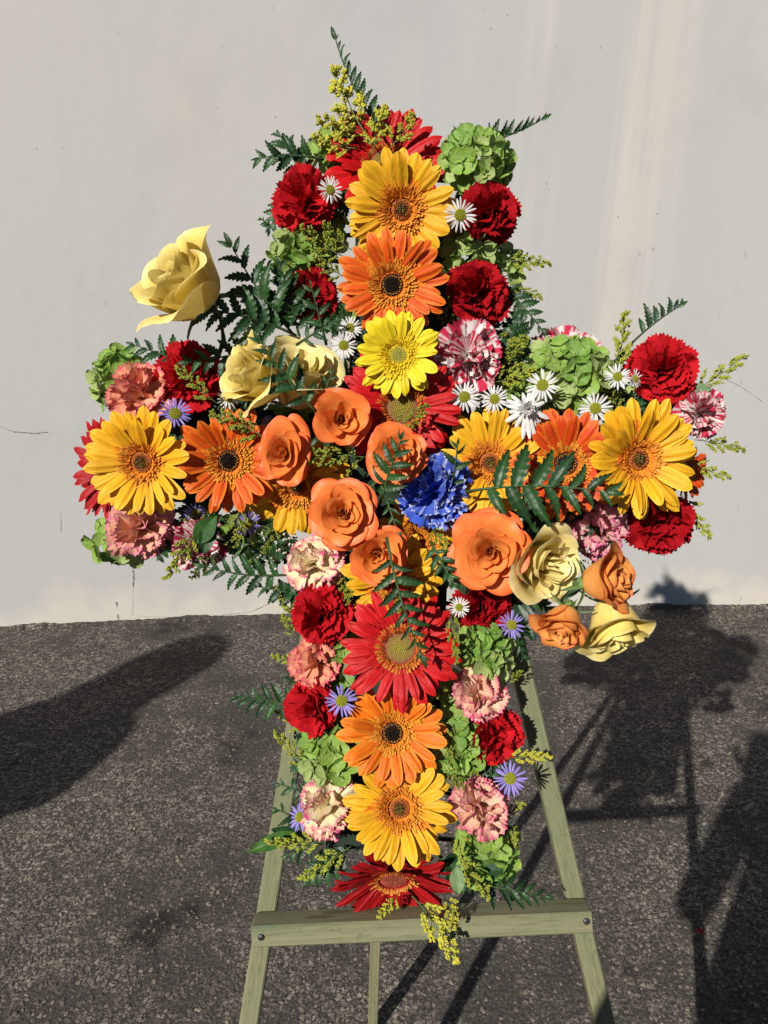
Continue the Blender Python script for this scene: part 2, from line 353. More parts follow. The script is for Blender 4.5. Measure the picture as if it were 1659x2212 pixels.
    for i in range(m):
        x = lerp(base[1].x - 1.5, base[-2].x + 1.5, i / (m - 1)); y = None
        for a, b_ in zip(base[:-1], base[1:]):
            if a.x <= x <= b_.x: y = lerp(a.y, b_.y, (x - a.x) / (b_.x - a.x))
        h_ = .004 + .010 * max(0, math.sin(x * 7) * math.sin(x * 17 + 1)) + random.random() * .005; d_ = .02 + .02 * random.random()
        V += [(x, y - d_, .0005), (x, y - d_ * .5, h_ * .8), (x, y - .001, h_), (x, y + .01, h_ * .9)]
    F = [(4 * i + j, 4 * i + 4 + j, 4 * i + 5 + j, 4 * i + 1 + j) for i in range(m - 1) for j in range(3)]
    part('asphalt_lip', mesh('asphalt_lip', V, F, g.data.materials[0], smooth=False), None, kind='structure')
    # one red scrap on the ground
    G = ground(1511, 2018); k = [(.006, .002), (.002, .007), (-.007, .004), (-.004, -.006), (.005, -.005)]
    V = [(G.x + a, G.y + b, .006 + .003 * (i % 2)) for i, (a, b) in enumerate(k)]
    thing('fallen_petal', 'small fallen red petal lying on the dark asphalt in the shade', 'petal', me=mesh('fallen_petal', V, [(0, 1, 2, 3, 4)], M_VELVET, [(.4, .01, .015)] * 5))
build_setting()

# ------------------------------------------------------------------ easel and foam cross
def beam(A, B, w, t, nrm, bev=.0016):
    """a square bar from A to B; w across, t deep, nrm = its front; mesh is centred, X runs along it"""
    A, B = Vector(A), Vector(B); L = (B - A).length; x = (B - A).normalized(); z = (nrm - x * nrm.dot(x)).normalized(); y = z.cross(x)
    M = Matrix.Translation((A + B) / 2) @ Matrix((x, y, z)).transposed().to_4x4()
    prof = []
    for sx, sy in ((1, 1), (-1, 1), (-1, -1), (1, -1)):
        a = (sx * (w / 2 - bev), sy * t / 2); b = (sx * w / 2, sy * (t / 2 - bev)); prof += [b, a] if sx * sy > 0 else [a, b]
    V, F = [], []; k = 8; xs = (-L / 2, -L / 2 + bev, L / 2 - bev, L / 2)
    for i, xx in enumerate(xs):
        s = 1 - 2 * bev / w if i in (0, 3) else 1
        V += [(xx, p[0] * s, p[1] * s) for p in prof]
    for i in range(3): F += [(i * k + j, i * k + (j + 1) % k, (i + 1) * k + (j + 1) % k, (i + 1) * k + j) for j in range(k)]
    F += [tuple(range(k))[::-1], tuple(3 * k + j for j in range(k))]
    return V, F, M
def to_ground(A, B): return A + (B - A) * (A.z / (A.z - B.z))
def build_easel():
    eL = -.075
    foot = ground(805, 2226)
    e = thing('wooden_easel', 'green stained wooden easel holding up the flower cross', 'easel', Matrix.Translation((foot.x, foot.y, 0)))
    inv = e.matrix_world.inverted()
    def bm(name, A, B, w, t, nrm):
        V, F, M = beam(A, B, w, t, nrm); return part(name, mesh(name, V, F, M_WOOD, smooth=False), e, inv @ M)
    for (x0, y0, x1, y1, sgn) in ((538, 2212, 792, 600, -1), (1305, 2212, 928, 600, 1)):
        A = at(x1, y1, eL); B = to_ground(A, at(x0, y0, eL)); bm('leg', A, B, .0195, .021, NRM)
    A = at(548, 2008, eL + .028); B = at(1274, 1977, eL + .028)
    cb = bm('crossbar', A, B, .021, .032, NRM)
    Ci = cb.matrix_world.copy() if False else (e.matrix_world @ cb.matrix_local)
    for t_, dv in ((-.47, .0), (.478, .002)):
        L = (B - A).length; V, F, C = tube([(t_ * L, dv, .0155), (t_ * L, dv, .0172), (t_ * L, dv, .0178)], [.0033, .0033, .0022], 9)
        part('nail', mesh('nail', V, F, M_NAIL, C), cb)
    A = at(858, 620, -.10); B = to_ground(A, A + (Vector((foot.x, foot.y, 0)) - A)); bm('back_leg', A, B, .017, .019, NRM)
    # short head piece joining the legs behind the flowers
    bm('head_block', at(775, 640, eL - .022), at(948, 636, eL - .022), .03, .018, NRM)
build_easel()
def build_foam():
    c = C0 + NRM * -.06; f = thing('foam_cross', 'dark green floral foam cross almost hidden under the flowers', 'foam base', frame(c, NRM))
    def bx(name, x0, x1, y0, y1, z0, z1):
        b = .006; V, F = [], []
        for z, s in ((z0, b), (z0 + b, 0), (z1 - b, 0), (z1, b)):
            V += [(x0 + s, y0 + s, z), (x1 - s, y0 + s, z), (x1 - s, y1 - s, z), (x0 + s, y1 - s, z)]
        for i in range(3): F += [(4 * i + j, 4 * i + (j + 1) % 4, 4 * i + 4 + (j + 1) % 4, 4 * i + 4 + j) for j in range(4)]
        F += [(3, 2, 1, 0), (12, 13, 14, 15)]; part(name, mesh(name, V, F, M_FOAM, smooth=False), f)
    bx('upright', FUX[0], FUX[1], FUY[0], FUY[1], -.012, .02); bx('arm', FA[0], FUX[0] - .001, FAY[0], FAY[1], -.012, .018); bx('arm', FUX[1] + .001, FA[1], FAY[0], FAY[1], -.012, .018)
build_foam()

# ------------------------------------------------------------------ flowers: gerbera
GERB = {  # tip, base, edge, floret, eye
 'gold': ((.93, .50, .018), (.90, .30, .012), (.93, .56, .03), (.97, .30, .03), 'dim'),
 'orange': ((.80, .115, .008), (.72, .06, .006), (.88, .27, .02), (.95, .30, .03), 'dark'),
 'rust': ((.68, .07, .008), (.62, .045, .006), (.85, .22, .02), (.84, .24, .02), 'dark'),
 'lemon': ((.93, .74, .02), (.90, .62, .015), (.94, .80, .04), (.92, .62, .02), 'green'),
 'red': ((.60, .008, .010), (.52, .005, .010), (.64, .012, .014), (.50, .012, .012), 'yellow'),
 'crimson': ((.42, .006, .010), (.40, .006, .010), (.46, .01, .014), (.46, .02, .02), 'wine'),
 'amber': ((.90, .20, .010), (.82, .12, .008), (.94, .36, .03), (.95, .36, .03), 'dark')}
CACHE = {}
def gerb_petal(kind, var):
    key = ('gp', kind, var)
    if key in CACHE: return CACHE[key]
    tip, base, edge, fl, eye = GERB[kind]; r = random.Random(hash(var) % 97 + 3)
    W = r.uniform(.134, .160) * (.80 if kind in ('red', 'crimson') else 1.0); curl = r.uniform(-.16, .12); side = r.uniform(-.05, .05); tw = r.uniform(-.3, .3)
    def f(u, v):
        v = 1 - (1 - v) ** 1.7
        w = W * (.42 + .58 * smooth(0, .5, v))
        if v > .60: w *= math.sqrt(max(0.03, 1 - ((v - .60) / .403) ** 2.5))
        x = v * (1 - .02 * abs(u) * smooth(.8, 1, v)); y = u * w + side * v * v
        z = W * (.16 * math.cos(u * 2.0 * math.pi) * (1 - v * .5) - .30 * u * u * (1 - .3 * v)) + curl * v * v * .6 - .05 * smooth(.8, 1, v) + tw * u * w * v
        return (x, y, z)
    V, F = grid(9, 10, f); C = []
    for j in range(10):
        for i in range(9):
            v = 1 - (1 - j / 9) ** 1.7; u = abs(-1 + i / 4); c = mixv(base, tip, smooth(.05, .6, v)); c = mixv(c, edge, max(smooth(.5, 1, u) * .8, smooth(.88, 1, v)))
            if i in (2, 6): c = mixv(c, base, .35)
            C.append(c)
    CACHE[key] = mesh('petal', V, F, M_PETAL, C); return CACHE[key]
def gerb_florets(kind):
    key = ('gf', kind)
    if key in CACHE: return CACHE[key]
    tip, base, edge, fl, eye = GERB[kind]; parts = []; redk = kind in ('red', 'crimson')
    rings = ((.52, 44, .20, 10), (.475, 48, .17, 16), (.43, 48, .15, 23), (.385, 46, .13, 31), (.34, 44, .11, 40), (.295, 40, .10, 48), (.255, 32, .08, 58)) if not redk else ((.50, 34, .2, 10), (.44, 34, .15, 16), (.36, 40, .10, 30), (.30, 40, .08, 50), (.275, 36, .06, 60))
    for ri, (rad, cnt, ln, el) in enumerate(rings):
        for k in range(cnt):
            a = 2 * math.pi * (k + .5 * ri + random.uniform(-.35, .35)) / cnt; e = math.radians(el + random.uniform(-12, 12)); L = ln * random.uniform(.8, 1.25); w = .033 * random.uniform(.8, 1.2) * (1.25 if ri < 2 else .95)
            M = Rz(a) @ T(rad - L * .55, 0, .03 + ri * .012) @ Ry(-e) @ Rx(random.uniform(-.5, .5))
            pts = [(0, -w * .6, 0), (0, w * .6, 0), (L * .5, w, .006), (L * .5, 0, -.012), (L * .5, -w, .006), (L, w * .5, -.004), (L * 1.06, 0, -.012), (L, -w * .5, -.004)]
            V = [M @ Vector(p) for p in pts]; F = [(0, 3, 1), (1, 3, 2), (0, 4, 3), (2, 3, 6, 5), (3, 4, 7, 6)]
            c0 = mixv(fl, base, .3); c1 = mixv(fl, edge, .45)
            if redk and ri >= 2: c1 = (.75, .32, .05)
            if kind == 'gold': c0 = mixv(c0, (.78, .13, .012), .5); c1 = mixv(fl, (.9, .3, .02), .7) if ri < 3 else (.80, .24, .03)
            if not redk and ri >= 3 and kind != 'lemon': c1 = (.80, .38, .05)
            parts.append((V, F, [c0] * 2 + [mixv(c0, c1, .6)] * 3 + [c1] * 3))
    V, F = grid(25, 4, lambda u, v: ((.2 + .24 * v) * math.cos((u + 1) * math.pi), (.2 + .24 * v) * math.sin((u + 1) * math.pi), .06 - .045 * v)); parts.append((V, F, [mixv(fl, base, .5)] * len(V)))
    V, F, C = join(parts); CACHE[key] = mesh('inner_florets', V, F, M_FLORET, C, smooth=False); return CACHE[key]
def gerb_eye(kind):
    eye = GERB[kind][4]; key = ('ge', eye)
    if key in CACHE: return CACHE[key]
    parts = []; R = {'dark': .175, 'dim': .145, 'green': .19, 'yellow': .245, 'wine': .2}[eye]
    def f(u, v):
        a = (u + 1) * math.pi; r = v * (R + .03); return (r * math.cos(a), r * math.sin(a), .055 - .035 * (v ** 2) - .02 * (1 - v))
    V, F = grid(17, 4, f)
    cin = {'dark': (.014, .007, .004), 'dim': (.12, .06, .015), 'green': (.42, .44, .10), 'yellow': (.42, .36, .05), 'wine': (.40, .09, .05)}[eye]
    cout = {'dark': (.03, .012, .006), 'dim': (.45, .12, .02), 'green': (.75, .58, .04), 'yellow': (.33, .12, .07), 'wine': (.55, .10, .07)}[eye]
    parts.append((V, F, [mixv(cin, cout, j / 3) for j in range(4) for i in range(17)]))
    n = {'dark': 90, 'dim': 70, 'green': 100, 'yellow': 240, 'wine': 120}[eye]
    for k in range(n):
        t = (k + .5) / n; r = R * math.sqrt(t); a = k * 2.39996; p = (r * math.cos(a), r * math.sin(a), .05 - .03 * t + .012)
        c = mixv(cin, cout, t ** 2)
        if eye == 'dark' and t > .62: c = (.72, .36, .05) if k % 2 else (.5, .17, .02)
        if eye == 'dim' and t > .55: c = (.78, .27, .06) if k % 2 else (.30, .06, .02)
        if eye == 'dim' and t < .3: c = random.choice([(.03, .02, .01), (.25, .22, .05)])
        if eye == 'yellow' and t > .72: c = (.40, .13, .09)
        s = .013 if eye != 'yellow' else .010
        parts.append(blob(p, (math.cos(a) * .35, math.sin(a) * .35, 1), s * (1.9 if eye != 'yellow' else 1.1), s, c, c, 5))
    V, F, C = join(parts); CACHE[key] = mesh('disc', V, F, M_FLORET, C); return CACHE[key]
def gerbera(kind, x, y, R, tx, ty, e, cup, label, n1=22, n2=17):
    P = at(x, y, e); M = frame(P, facing(P, tx, ty), R * px(P) / .98, random.uniform(0, 6))
    names = {'gold': 'gerbera_daisy'}
    g = thing('gerbera_daisy', label, 'gerbera daisy', M, 'gerbera daisies down the middle of the cross')
    if kind in ('red', 'crimson'): n1, n2 = 25, 22
    for (n, L0, el0, z0) in ((n1, .84, cup, -.02), (n2, .76, cup + 9, .012)):
        fw, wob, wph = random.uniform(.92, 1.12), random.uniform(2, 9), random.uniform(0, 6)
        for k in range(n):
            if random.random() < .035: continue
            a = 2 * math.pi * (k + random.uniform(-.33, .33)) / n + (.18 if n == n2 else 0); L = L0 * random.uniform(.90, 1.07)
            el = math.radians(el0 + wob * math.sin(a * 2 + wph) + random.uniform(-8, 8) - (random.uniform(8, 22) if random.random() < .08 else 0))
            part('petal', gerb_petal(kind, random.randrange(6)), g, Rz(a) @ T(.15, 0, z0) @ Ry(-el) @ Rx(random.uniform(-.25, .25)) @ Matrix.Diagonal((L, L * fw * random.uniform(.86, 1.15), L, 1)))
    part('inner_florets', gerb_florets(kind), g, Rz(random.uniform(0, 6)), kind='stuff')
    part('disc', gerb_eye(kind), g, T(0, 0, .035))
    add_stem(g, M, .003)
GL = [
 ('red', 834, 358, 136, .02, .62, -.034, 16, 'topmost red gerbera daisy behind the highest golden one, tilted up'),
 ('gold', 867, 452, 124, .0, -.02, .010, 10, 'highest golden gerbera daisy between two red carnations near the top'),
 ('orange', 847, 616, 120, .0, .05, .014, 10, 'orange gerbera daisy with a black eye right above the lemon yellow one'),
 ('lemon', 860, 766, 95, .0, .02, .026, 10, 'small lemon yellow gerbera daisy with a pale green eye'),
 ('red', 868, 880, 138, .03, .0, .000, 8, 'red gerbera daisy half covered by the lemon yellow one above orange roses'),
 ('gold', 308, 998, 124, -.42, -.08, .010, 22, 'golden gerbera daisy at the left end of the cross arm'),
 ('crimson', 246, 1010, 116, -1.1, .0, -.040, 20, 'dark red gerbera daisy facing left at the left tip of the arm'),
 ('orange', 494, 995, 117, -.05, -.08, .002, 12, 'deep orange gerbera daisy with a black eye left of the orange roses'),
 ('gold', 640, 1048, 118, .0, -.4, -.022, 10, 'golden gerbera daisy drooping under the leftmost orange rose'),
 ('gold', 1058, 1000, 122, .05, .1, -.006, 14, 'golden gerbera daisy under the fern right of the blue carnation'),
 ('rust', 1222, 1002, 122, .1, .05, .004, 14, 'rusty orange gerbera daisy between two golden ones on the right arm'),
 ('gold', 1376, 992, 136, .5, -.04, .012, 22, 'large golden gerbera daisy at the right end of the cross arm'),
 ('rust', 1482, 1020, 62, 1.1, -.2, -.040, 18, 'rusty red gerbera daisy peeping out behind the right golden one'),
 ('gold', 898, 1168, 98, .1, .0, -.024, 8, 'golden gerbera daisy mostly hidden below the blue carnation'),
 ('gold', 846, 1252, 108, .0, -.25, -.012, 10, 'golden gerbera daisy hanging over the red one below the orange roses'),
 ('red', 864, 1400, 132, .02, -.08, .016, 5, 'big open red gerbera daisy with a yellow eye on the lower stem'),
 ('amber', 848, 1582, 116, .0, -.25, .003, 14, 'light orange gerbera daisy below the big red one, with dark eye'),
 ('gold', 862, 1746, 122, .05, -.12, -.002, 12, 'lowest golden gerbera daisy between two pink carnations'),
 ('crimson', 850, 1892, 138, .05, -1.15, -.048, 14, 'lowest red gerbera daisy hanging over the easel crossbar')]
for g in GL: gerbera(*g)

# ------------------------------------------------------------------ carnations
CARN = {  # inside, edge, stripes(probability, colour), shape
 'red': ((.50, .006, .012), (.56, .010, .018), None), 'dark': ((.36, .004, .009), (.43, .006, .013), None),
 'striped': ((.86, .78, .76), (.62, .035, .09), 'stripe'), 'blush': ((.93, .42, .26), (.74, .08, .16), 'edge'),
 'peach': ((.93, .50, .32), (.78, .20, .38), 'edge'), 'cream': ((.94, .80, .50), (.72, .10, .26), 'edge'),
 'pink': ((.94, .58, .42), (.74, .10, .26), 'edge'), 'magenta': ((.88, .46, .46), (.58, .05, .22), 'edge'),
 'blue': ((.035, .095, .62), (.72, .78, .92), 'blue')}
def carn_petal(kind, var):
    key = ('cp', kind, var)
    if key in CACHE: return CACHE[key]
    a, b, mode = CARN[kind]; r = random.Random(var * 13 + 5 + len(kind)); nc = 23; rows = (.12, .4, .62, .80, .92, 1.0); half = r.uniform(.55, .85)
    p1, p2, k1, k2, A = r.uniform(0, 6), r.uniform(0, 6), r.uniform(2.2, 3.6), r.uniform(6, 9), r.uniform(.13, .22); bend = r.uniform(-.3, .15)
    V, C = [], []; jag = [r.uniform(-.035, .035) + (.035 if i % 2 else -.03) for i in range(nc)]; st = [r.random() for i in range(nc)]
    for j, rr in enumerate(rows):
        for i in range(nc):
            u = -1 + 2 * i / (nc - 1); th = u * half * (.6 + .4 * rr); q = rr * (1 - .10 * u * u) + (jag[i] if j == 5 else jag[i] * .3 if j == 4 else 0)
            z = A * rr * rr * math.sin(k1 * u + p1) + .07 * rr ** 3 * math.sin(k2 * u + p2) + bend * rr * rr
            V.append((q * math.cos(th), q * math.sin(th), z))
            if mode is None: c = mixv(a, b, rr)
            elif mode == 'stripe': c = b if (st[i] < .46 and rr > .55 - .25 * st[i]) or (j == 5 and st[i] < .62) else a
            elif mode == 'edge': c = mixv(a, b, smooth(.86, 1.02, rr + .10 * (st[i] - .5)) + (.2 if st[i] > .8 else 0) * smooth(.4, .9, rr))
            else: c = mixv(a, b, (.95 if st[i] > .6 and j == 5 else .7 if st[(i + 3) % nc] > .84 and rr > .5 else .12 * st[i]))
            C.append(c)
    F = [(j * nc + i, j * nc + i + 1, (j + 1) * nc + i + 1, (j + 1) * nc + i) for j in range(5) for i in range(nc - 1)]
    CACHE[key] = mesh('petal', V, F, M_VELVET, C); return CACHE[key]
def carnation(kind, x, y, R, tx, ty, e, label, n=38, open_=0.0):
    if kind in ('peach', 'cream', 'pink', 'blush', 'magenta', 'blue'): n = 26
    P = at(x, y, e - .012); M = frame(P, facing(P, tx, ty), R * px(P) / 1.02, random.uniform(0, 6))
    g = thing('carnation', label, 'carnation', M, 'carnations along the edges of the cross')
    for k in range(n):
        t = (k + .5) / n; th = math.radians(6 + 88 * t ** .72); a = k * 2.39996 + random.uniform(-.3, .3); L = lerp(.84, 1.0, t) * random.uniform(.84, 1.14); s = lerp(.82, 1.05, t)
        roll = random.uniform(-1, 1) * lerp(1.5, .5, t)
        part('petal', carn_petal(kind, random.randrange(7)), g, Rz(a) @ T(.0, 0, -.22 * (1 - t)) @ Ry(-(math.pi / 2 - th)) @ Rx(roll) @ Matrix.Diagonal((L, L * s, L * s, 1)))
    V, F, C = tube([(0, 0, -.27), (0, 0, -.35), (0, 0, -.62), (0, 0, -.68)], [.17, .19, .15, .06], 8, (.10, .2, .07))
    part('calyx', mesh('calyx', V, F, M_GREEN, C), g); add_stem(g, M, .0022, off=-.6)
CL = [
 ('red', 658, 435, 77, -.45, .1, .005, 'red carnation facing left near the top, beside the small white aster'),
 ('dark', 1056, 466, 72, .3, .05, .000, 'dark red carnation behind the white aster at upper right'),
 ('dark', 665, 640, 66, -.3, .05, -.02, 'dark red carnation with fern leaflets crossing it left of the orange gerbera'),
 ('dark', 1032, 634, 74, .2, .05, -.005, 'dark red carnation right of the upper orange gerbera'),
 ('striped', 1012, 768, 80, .2, .05, .008, 'white and red striped carnation right of the lemon yellow gerbera'),
 ('striped', 1222, 775, 78, .0, .5, -.035, 'red and white striped carnation behind the green hydrangea on the right arm'),
 ('red', 1430, 796, 75, .15, .3, -.005, 'bright red carnation standing above the right golden gerbera'),
 ('striped', 1516, 890, 58, .7, .1, -.01, 'small striped carnation facing right at the end of the right arm'),
 ('red', 415, 815, 80, .0, .3, -.01, 'red carnation left of the yellow roses with a goldenrod sprig on it'),
 ('blush', 303, 858, 72, -.2, .2, .002, 'coral carnation with pink edges next to the purple aster'),
 ('peach', 305, 1143, 76, -.1, -.4, -.012, 'peach carnation with pink edges under the left golden gerbera'),
 ('striped', 432, 1170, 64, .1, -.55, -.025, 'striped red and white carnation hanging below the left arm'),
 ('cream', 677, 1218, 66, -.2, -.1, -.004, 'cream carnation with pink edges below the big orange rose'),
 ('red', 694, 1330, 70, -.1, -.1, .000, 'red carnation left of the stem, under the cream and pink one'),
 ('blush', 683, 1432, 62, -.35, .0, -.015, 'coral carnation with pink edges between two red ones at left'),
 ('red', 677, 1530, 64, -.3, .0, -.005, 'red carnation beside the purple aster on the lower left edge'),
 ('cream', 708, 1738, 72, -.15, .0, .002, 'cream carnation with thin pink rims at the bottom left'),
 ('pink', 1036, 1742, 70, .2, .0, -.002, 'pink carnation right of the lowest golden gerbera'),
 ('pink', 1034, 1494, 68, .2, -.05, -.002, 'pink and cream carnation right of the big red gerbera'),
 ('red', 1063, 1588, 74, .4, -.05, -.012, 'red carnation on the lower right edge by the easel leg'),
 ('dark', 1042, 1312, 68, .1, -.05, -.02, 'dark red carnation in the shade under the roundest orange rose'),
 ('magenta', 1292, 1146, 66, .1, -.4, -.022, 'pink and magenta carnation hanging below the rusty orange gerbera'),
 ('dark', 1424, 1132, 74, .2, -.35, -.015, 'dark red carnation below the right golden gerbera'),
 ('blue', 938, 1060, 86, .1, .0, .020, 'blue carnation with white edges in the middle of the cross')]
for c in CL: carnation(*c)

# ------------------------------------------------------------------ roses
ROSE = {'orange': ((1.0, .30, .055), (1.0, .50, .14), (.90, .11, .035)), 'tan': ((1.0, .39, .09), (1.0, .52, .15), (.74, .10, .05)),
        'yellow': ((1.0, .80, .23), (1.0, .82, .26), (.98, .86, .44)), 'pale': ((1.0, .83, .31), (1.0, .86, .38), (.98, .89, .50))}
def rose_set(kind, style):
    """petals from the tight heart outwards; styles 0, 2, 3 open towards the viewer, 1 half open, 4 a full goblet"""
    key = ('rs', kind, style)
    if key in CACHE: return CACHE[key]
    body, base, edge = ROSE[kind]; r = random.Random(len(kind) * 7 + style * 11 + 2); raw = []; zs = []; rad = []
    n = {0: 25, 1: 17, 2: 31, 3: 20, 4: 17}[style]; face = style in (0, 2, 3); nu, nv = 15, 15; D = math.radians
    lean = (r.uniform(-.12, .12), r.uniform(-.12, .12))
    for i in range(n):
        t = i / (n - 1); phi = i * 2.39996 + r.uniform(-.3, .3)
        if face:
            op = {0: 1.0, 2: 1.08, 3: .82}[style]
            if t < .32: q = t / .32; L, bm, lip, W = lerp(.60, .72, q), lerp(-4, 10, q), lerp(-6, 16, q), lerp(.12, .26, q)
            elif t < .7: q = (t - .32) / .38; L, bm, lip, W = lerp(.80, .98, q), lerp(14, 38, q) * op, lerp(22, 62, q) * op, lerp(.30, .50, q)
            else: q = (t - .7) / .3; L, bm, lip, W = lerp(1.0, 1.06, q), lerp(46, 70, q) * op, lerp(78, 112, q) * op, lerp(.54, .66, q)
            b0 = bm + 26; rough = lerp(.02, .055, t)
        elif style == 1: L, bm, lip, W, b0, rough = lerp(.72, 1.0, t), lerp(-8, 30, t), lerp(-10, 96, t), lerp(.2, .60, t ** .8), lerp(40, 88, t), lerp(.02, .05, t)
        else: L, bm, lip, W, b0, rough = lerp(.74, 1.04, t ** .6), lerp(-12, 24, t), lerp(-16, 104, t ** 1.1), lerp(.20, .60, t ** .7), lerp(50, 96, t ** .6), lerp(.03, .075, t)
        L *= r.uniform(.92, 1.06); bm, lip, b0 = D(bm + r.uniform(-7, 7)), D(lip + r.uniform(-14, 14)), D(b0); W *= r.uniform(.88, 1.12); lip = max(lip, bm - .2)
        ph, k2, tipc, sk = r.uniform(0, 6), r.uniform(2.0, 4.2), r.uniform(-.02, .09) + (.08 if style in (1, 4) else 0), r.uniform(-.07, .07) * (1.5 if style in (1, 4) else 1); r0 = .008 + .03 * t; cup = r.uniform(.02, .09) * (1 if face else .4); late = r.uniform(.66, .82) if style == 4 else .62
        prof = [(r0, 0)]; m = 44
        for s_ in range(m):
            q = (s_ + .5) / m; b = lerp(b0, bm, smooth(0, .42, q)); b = lerp(b, lip, smooth(late, 1, q)); prof.append((prof[-1][0] + math.sin(b) / m * L, prof[-1][1] + math.cos(b) / m * L))
        def samp(v):
            v = max(0, min(.9999, v)) * m; k = int(v); f = v - k; return lerp(prof[k][0], prof[k + 1][0], f), lerp(prof[k][1], prof[k + 1][1], f)
        V = []; C = []
        for j in range(nv):
            for k in range(nu):
                v = 1 - (1 - j / (nv - 1)) ** 1.3; u = -1 + 2 * k / (nu - 1)
                s_ = v * (1 - .17 * abs(u) ** 2.6 + tipc * (1 - abs(u)) ** 1.6 * v * v + sk * u) - .018 * v ** 2 * math.sin(k2 * 2 * u + ph); rr, z = samp(s_ * .95)
                w = W * (.22 + .78 * math.sin(min(1, v + .02) * math.pi * .58)); dphi = min(1.35, w / max(rr, .10)) * u
                rr2 = rr + rough * v ** 2.5 * math.sin(k2 * u + ph) - cup * u * u * v * (1 if t < .7 else -.3)
                a = phi + dphi; zz = z + rough * .8 * v ** 3 * math.sin(k2 * 1.4 * u + ph * 2)
                V.append([rr2 * math.cos(a) + lean[0] * zz, rr2 * math.sin(a) + lean[1] * zz, zz])
                c = mixv(base, body, smooth(.15, .8, v)); c = mixv(c, base, .65 * (1 - t))
                if kind == 'orange': c = mixv(c, (1.0, .21, .06), .6 * smooth(.35, 1, t) * smooth(.3, .9, v))
                C.append(mixv(c, edge, (.85 if kind != 'orange' else .7) * max(smooth(.88, 1, v), smooth(.88, 1, abs(u)) * v) * (.35 + .65 * t)))
        V = np.array(V); raw.append((V, C)); zs.append(V[:, 2].max()); rad.append(np.percentile(np.hypot(V[:, 0], V[:, 1]), 96))
    F = [(j * nu + k, j * nu + k + 1, (j + 1) * nu + k + 1, (j + 1) * nu + k) for j in range(nv - 1) for k in range(nu - 1)]
    ztop = max(zs); rmax = max(rad); CACHE[key] = [mesh('petal', (V - np.array([0, 0, ztop * .55])) / rmax, F, M_ROSE, C) for V, C in raw]; CACHE[key + ('z',)] = -ztop * .55 / rmax
    return CACHE[key]
def rose(kind, style, x, y, R, tx, ty, e, label, sepals=False, spin=0, sq=(1, 1, 1)):
    R *= 1.06 if style in (0, 2, 3) else 1.0
    P = at(x, y, e); M = frame(P, facing(P, tx, ty), R * px(P), spin)
    g = thing('rose', label, 'rose', M, 'roses in the middle of the cross')
    ms = rose_set(kind, style); zb = CACHE[('rs', kind, style, 'z')] * sq[2]; S = Matrix.Diagonal((*sq, 1))
    for me in ms: part('petal', me, g, S)
    V, F, C = tube([(0, 0, zb + .08), (0, 0, zb - .05), (0, 0, zb - .16), (0, 0, zb - .22)], [.13, .19, .14, .06], 9, (.17, .27, .09)); part('calyx', mesh('calyx', V, F, M_GREEN, C), g)
    if sepals:
        for k in range(5):
            V, F = grid(5, 6, lambda u, v: (v * .62, u * .10 * (1 - v) ** .7, -.25 * v * v + .05 * u * u)); me = mesh('sepal', V, F, M_GREEN, [(.16, .26, .09)] * len(V))
            part('sepal', me, g, Rz(k * 1.257 + .3) @ T(.1, 0, zb - .04) @ Ry(random.uniform(-.5, .6)))
    add_stem(g, M, .003, (.12, .17, .06), zb - .2)
RL = [
 ('yellow', 4, 392, 608, 124, -1.0, .85, .045, 'large yellow rose standing apart at upper left, seen from the side', True, .4, (1.12, 1.12, 1)),
 ('yellow', 4, 548, 812, 98, -1.1, .45, .026, 'yellow rose bud opening to the left beside the red carnation', False, 1.0, (1, 1, 1.15)),
 ('pale', 4, 652, 812, 98, .35, 1.1, .010, 'pale yellow rose with a fern leaf lying across its front', False, 2.2, (1, 1, 1.15)),
 ('orange', 3, 735, 903, 66, .0, .1, .034, 'small orange rose under the red gerbera, uppermost of the orange roses', False, .2, (1, 1, 1)),
 ('orange', 0, 613, 980, 80, -.15, .0, .040, 'leftmost orange rose overlapping the deep orange gerbera', False, .0, (.76, 1.04, 1)),
 ('orange', 0, 856, 976, 72, -.1, .05, .036, 'orange rose with a fern tip across it above the blue carnation', False, 2.9, (1, 1, 1)),
 ('orange', 2, 738, 1110, 80, -.05, .0, .044, 'open orange rose at the centre with many fine inner petals', False, 4.1, (1, 1, 1)),
 ('orange', 3, 815, 1197, 66, .0, -.1, .034, 'small orange rose left of the dark hanging fern, lowest of the centre roses', False, 5.0, (1, 1, 1)),
 ('orange', 2, 1062, 1190, 94, .05, -.05, .044, 'roundest and largest orange rose, right of the hanging fern', False, 0.7, (1, 1, 1)),
 ('pale', 1, 1172, 1220, 106, .85, -.25, .022, 'pale yellow rose tucked behind the largest orange rose', False, 3.3, (1, 1, 1.1)),
 ('tan', 1, 1312, 1256, 86, 1.4, .1, .040, 'light orange rose pointing right on the lower right side, with red streak', True, .6, (1, 1, 1.25)),
 ('tan', 1, 1218, 1350, 72, -.5, -1.5, .040, 'light orange rose bud pointing down, closest to the easel leg', True, 1.9, (1, 1, 1.2)),
 ('yellow', 1, 1334, 1350, 102, .5, -1.4, .022, 'drooping yellow rose with pointed petals over the asphalt at right', True, 2.5, (1, 1, 1.15))]
for r_ in RL: rose(*r_)

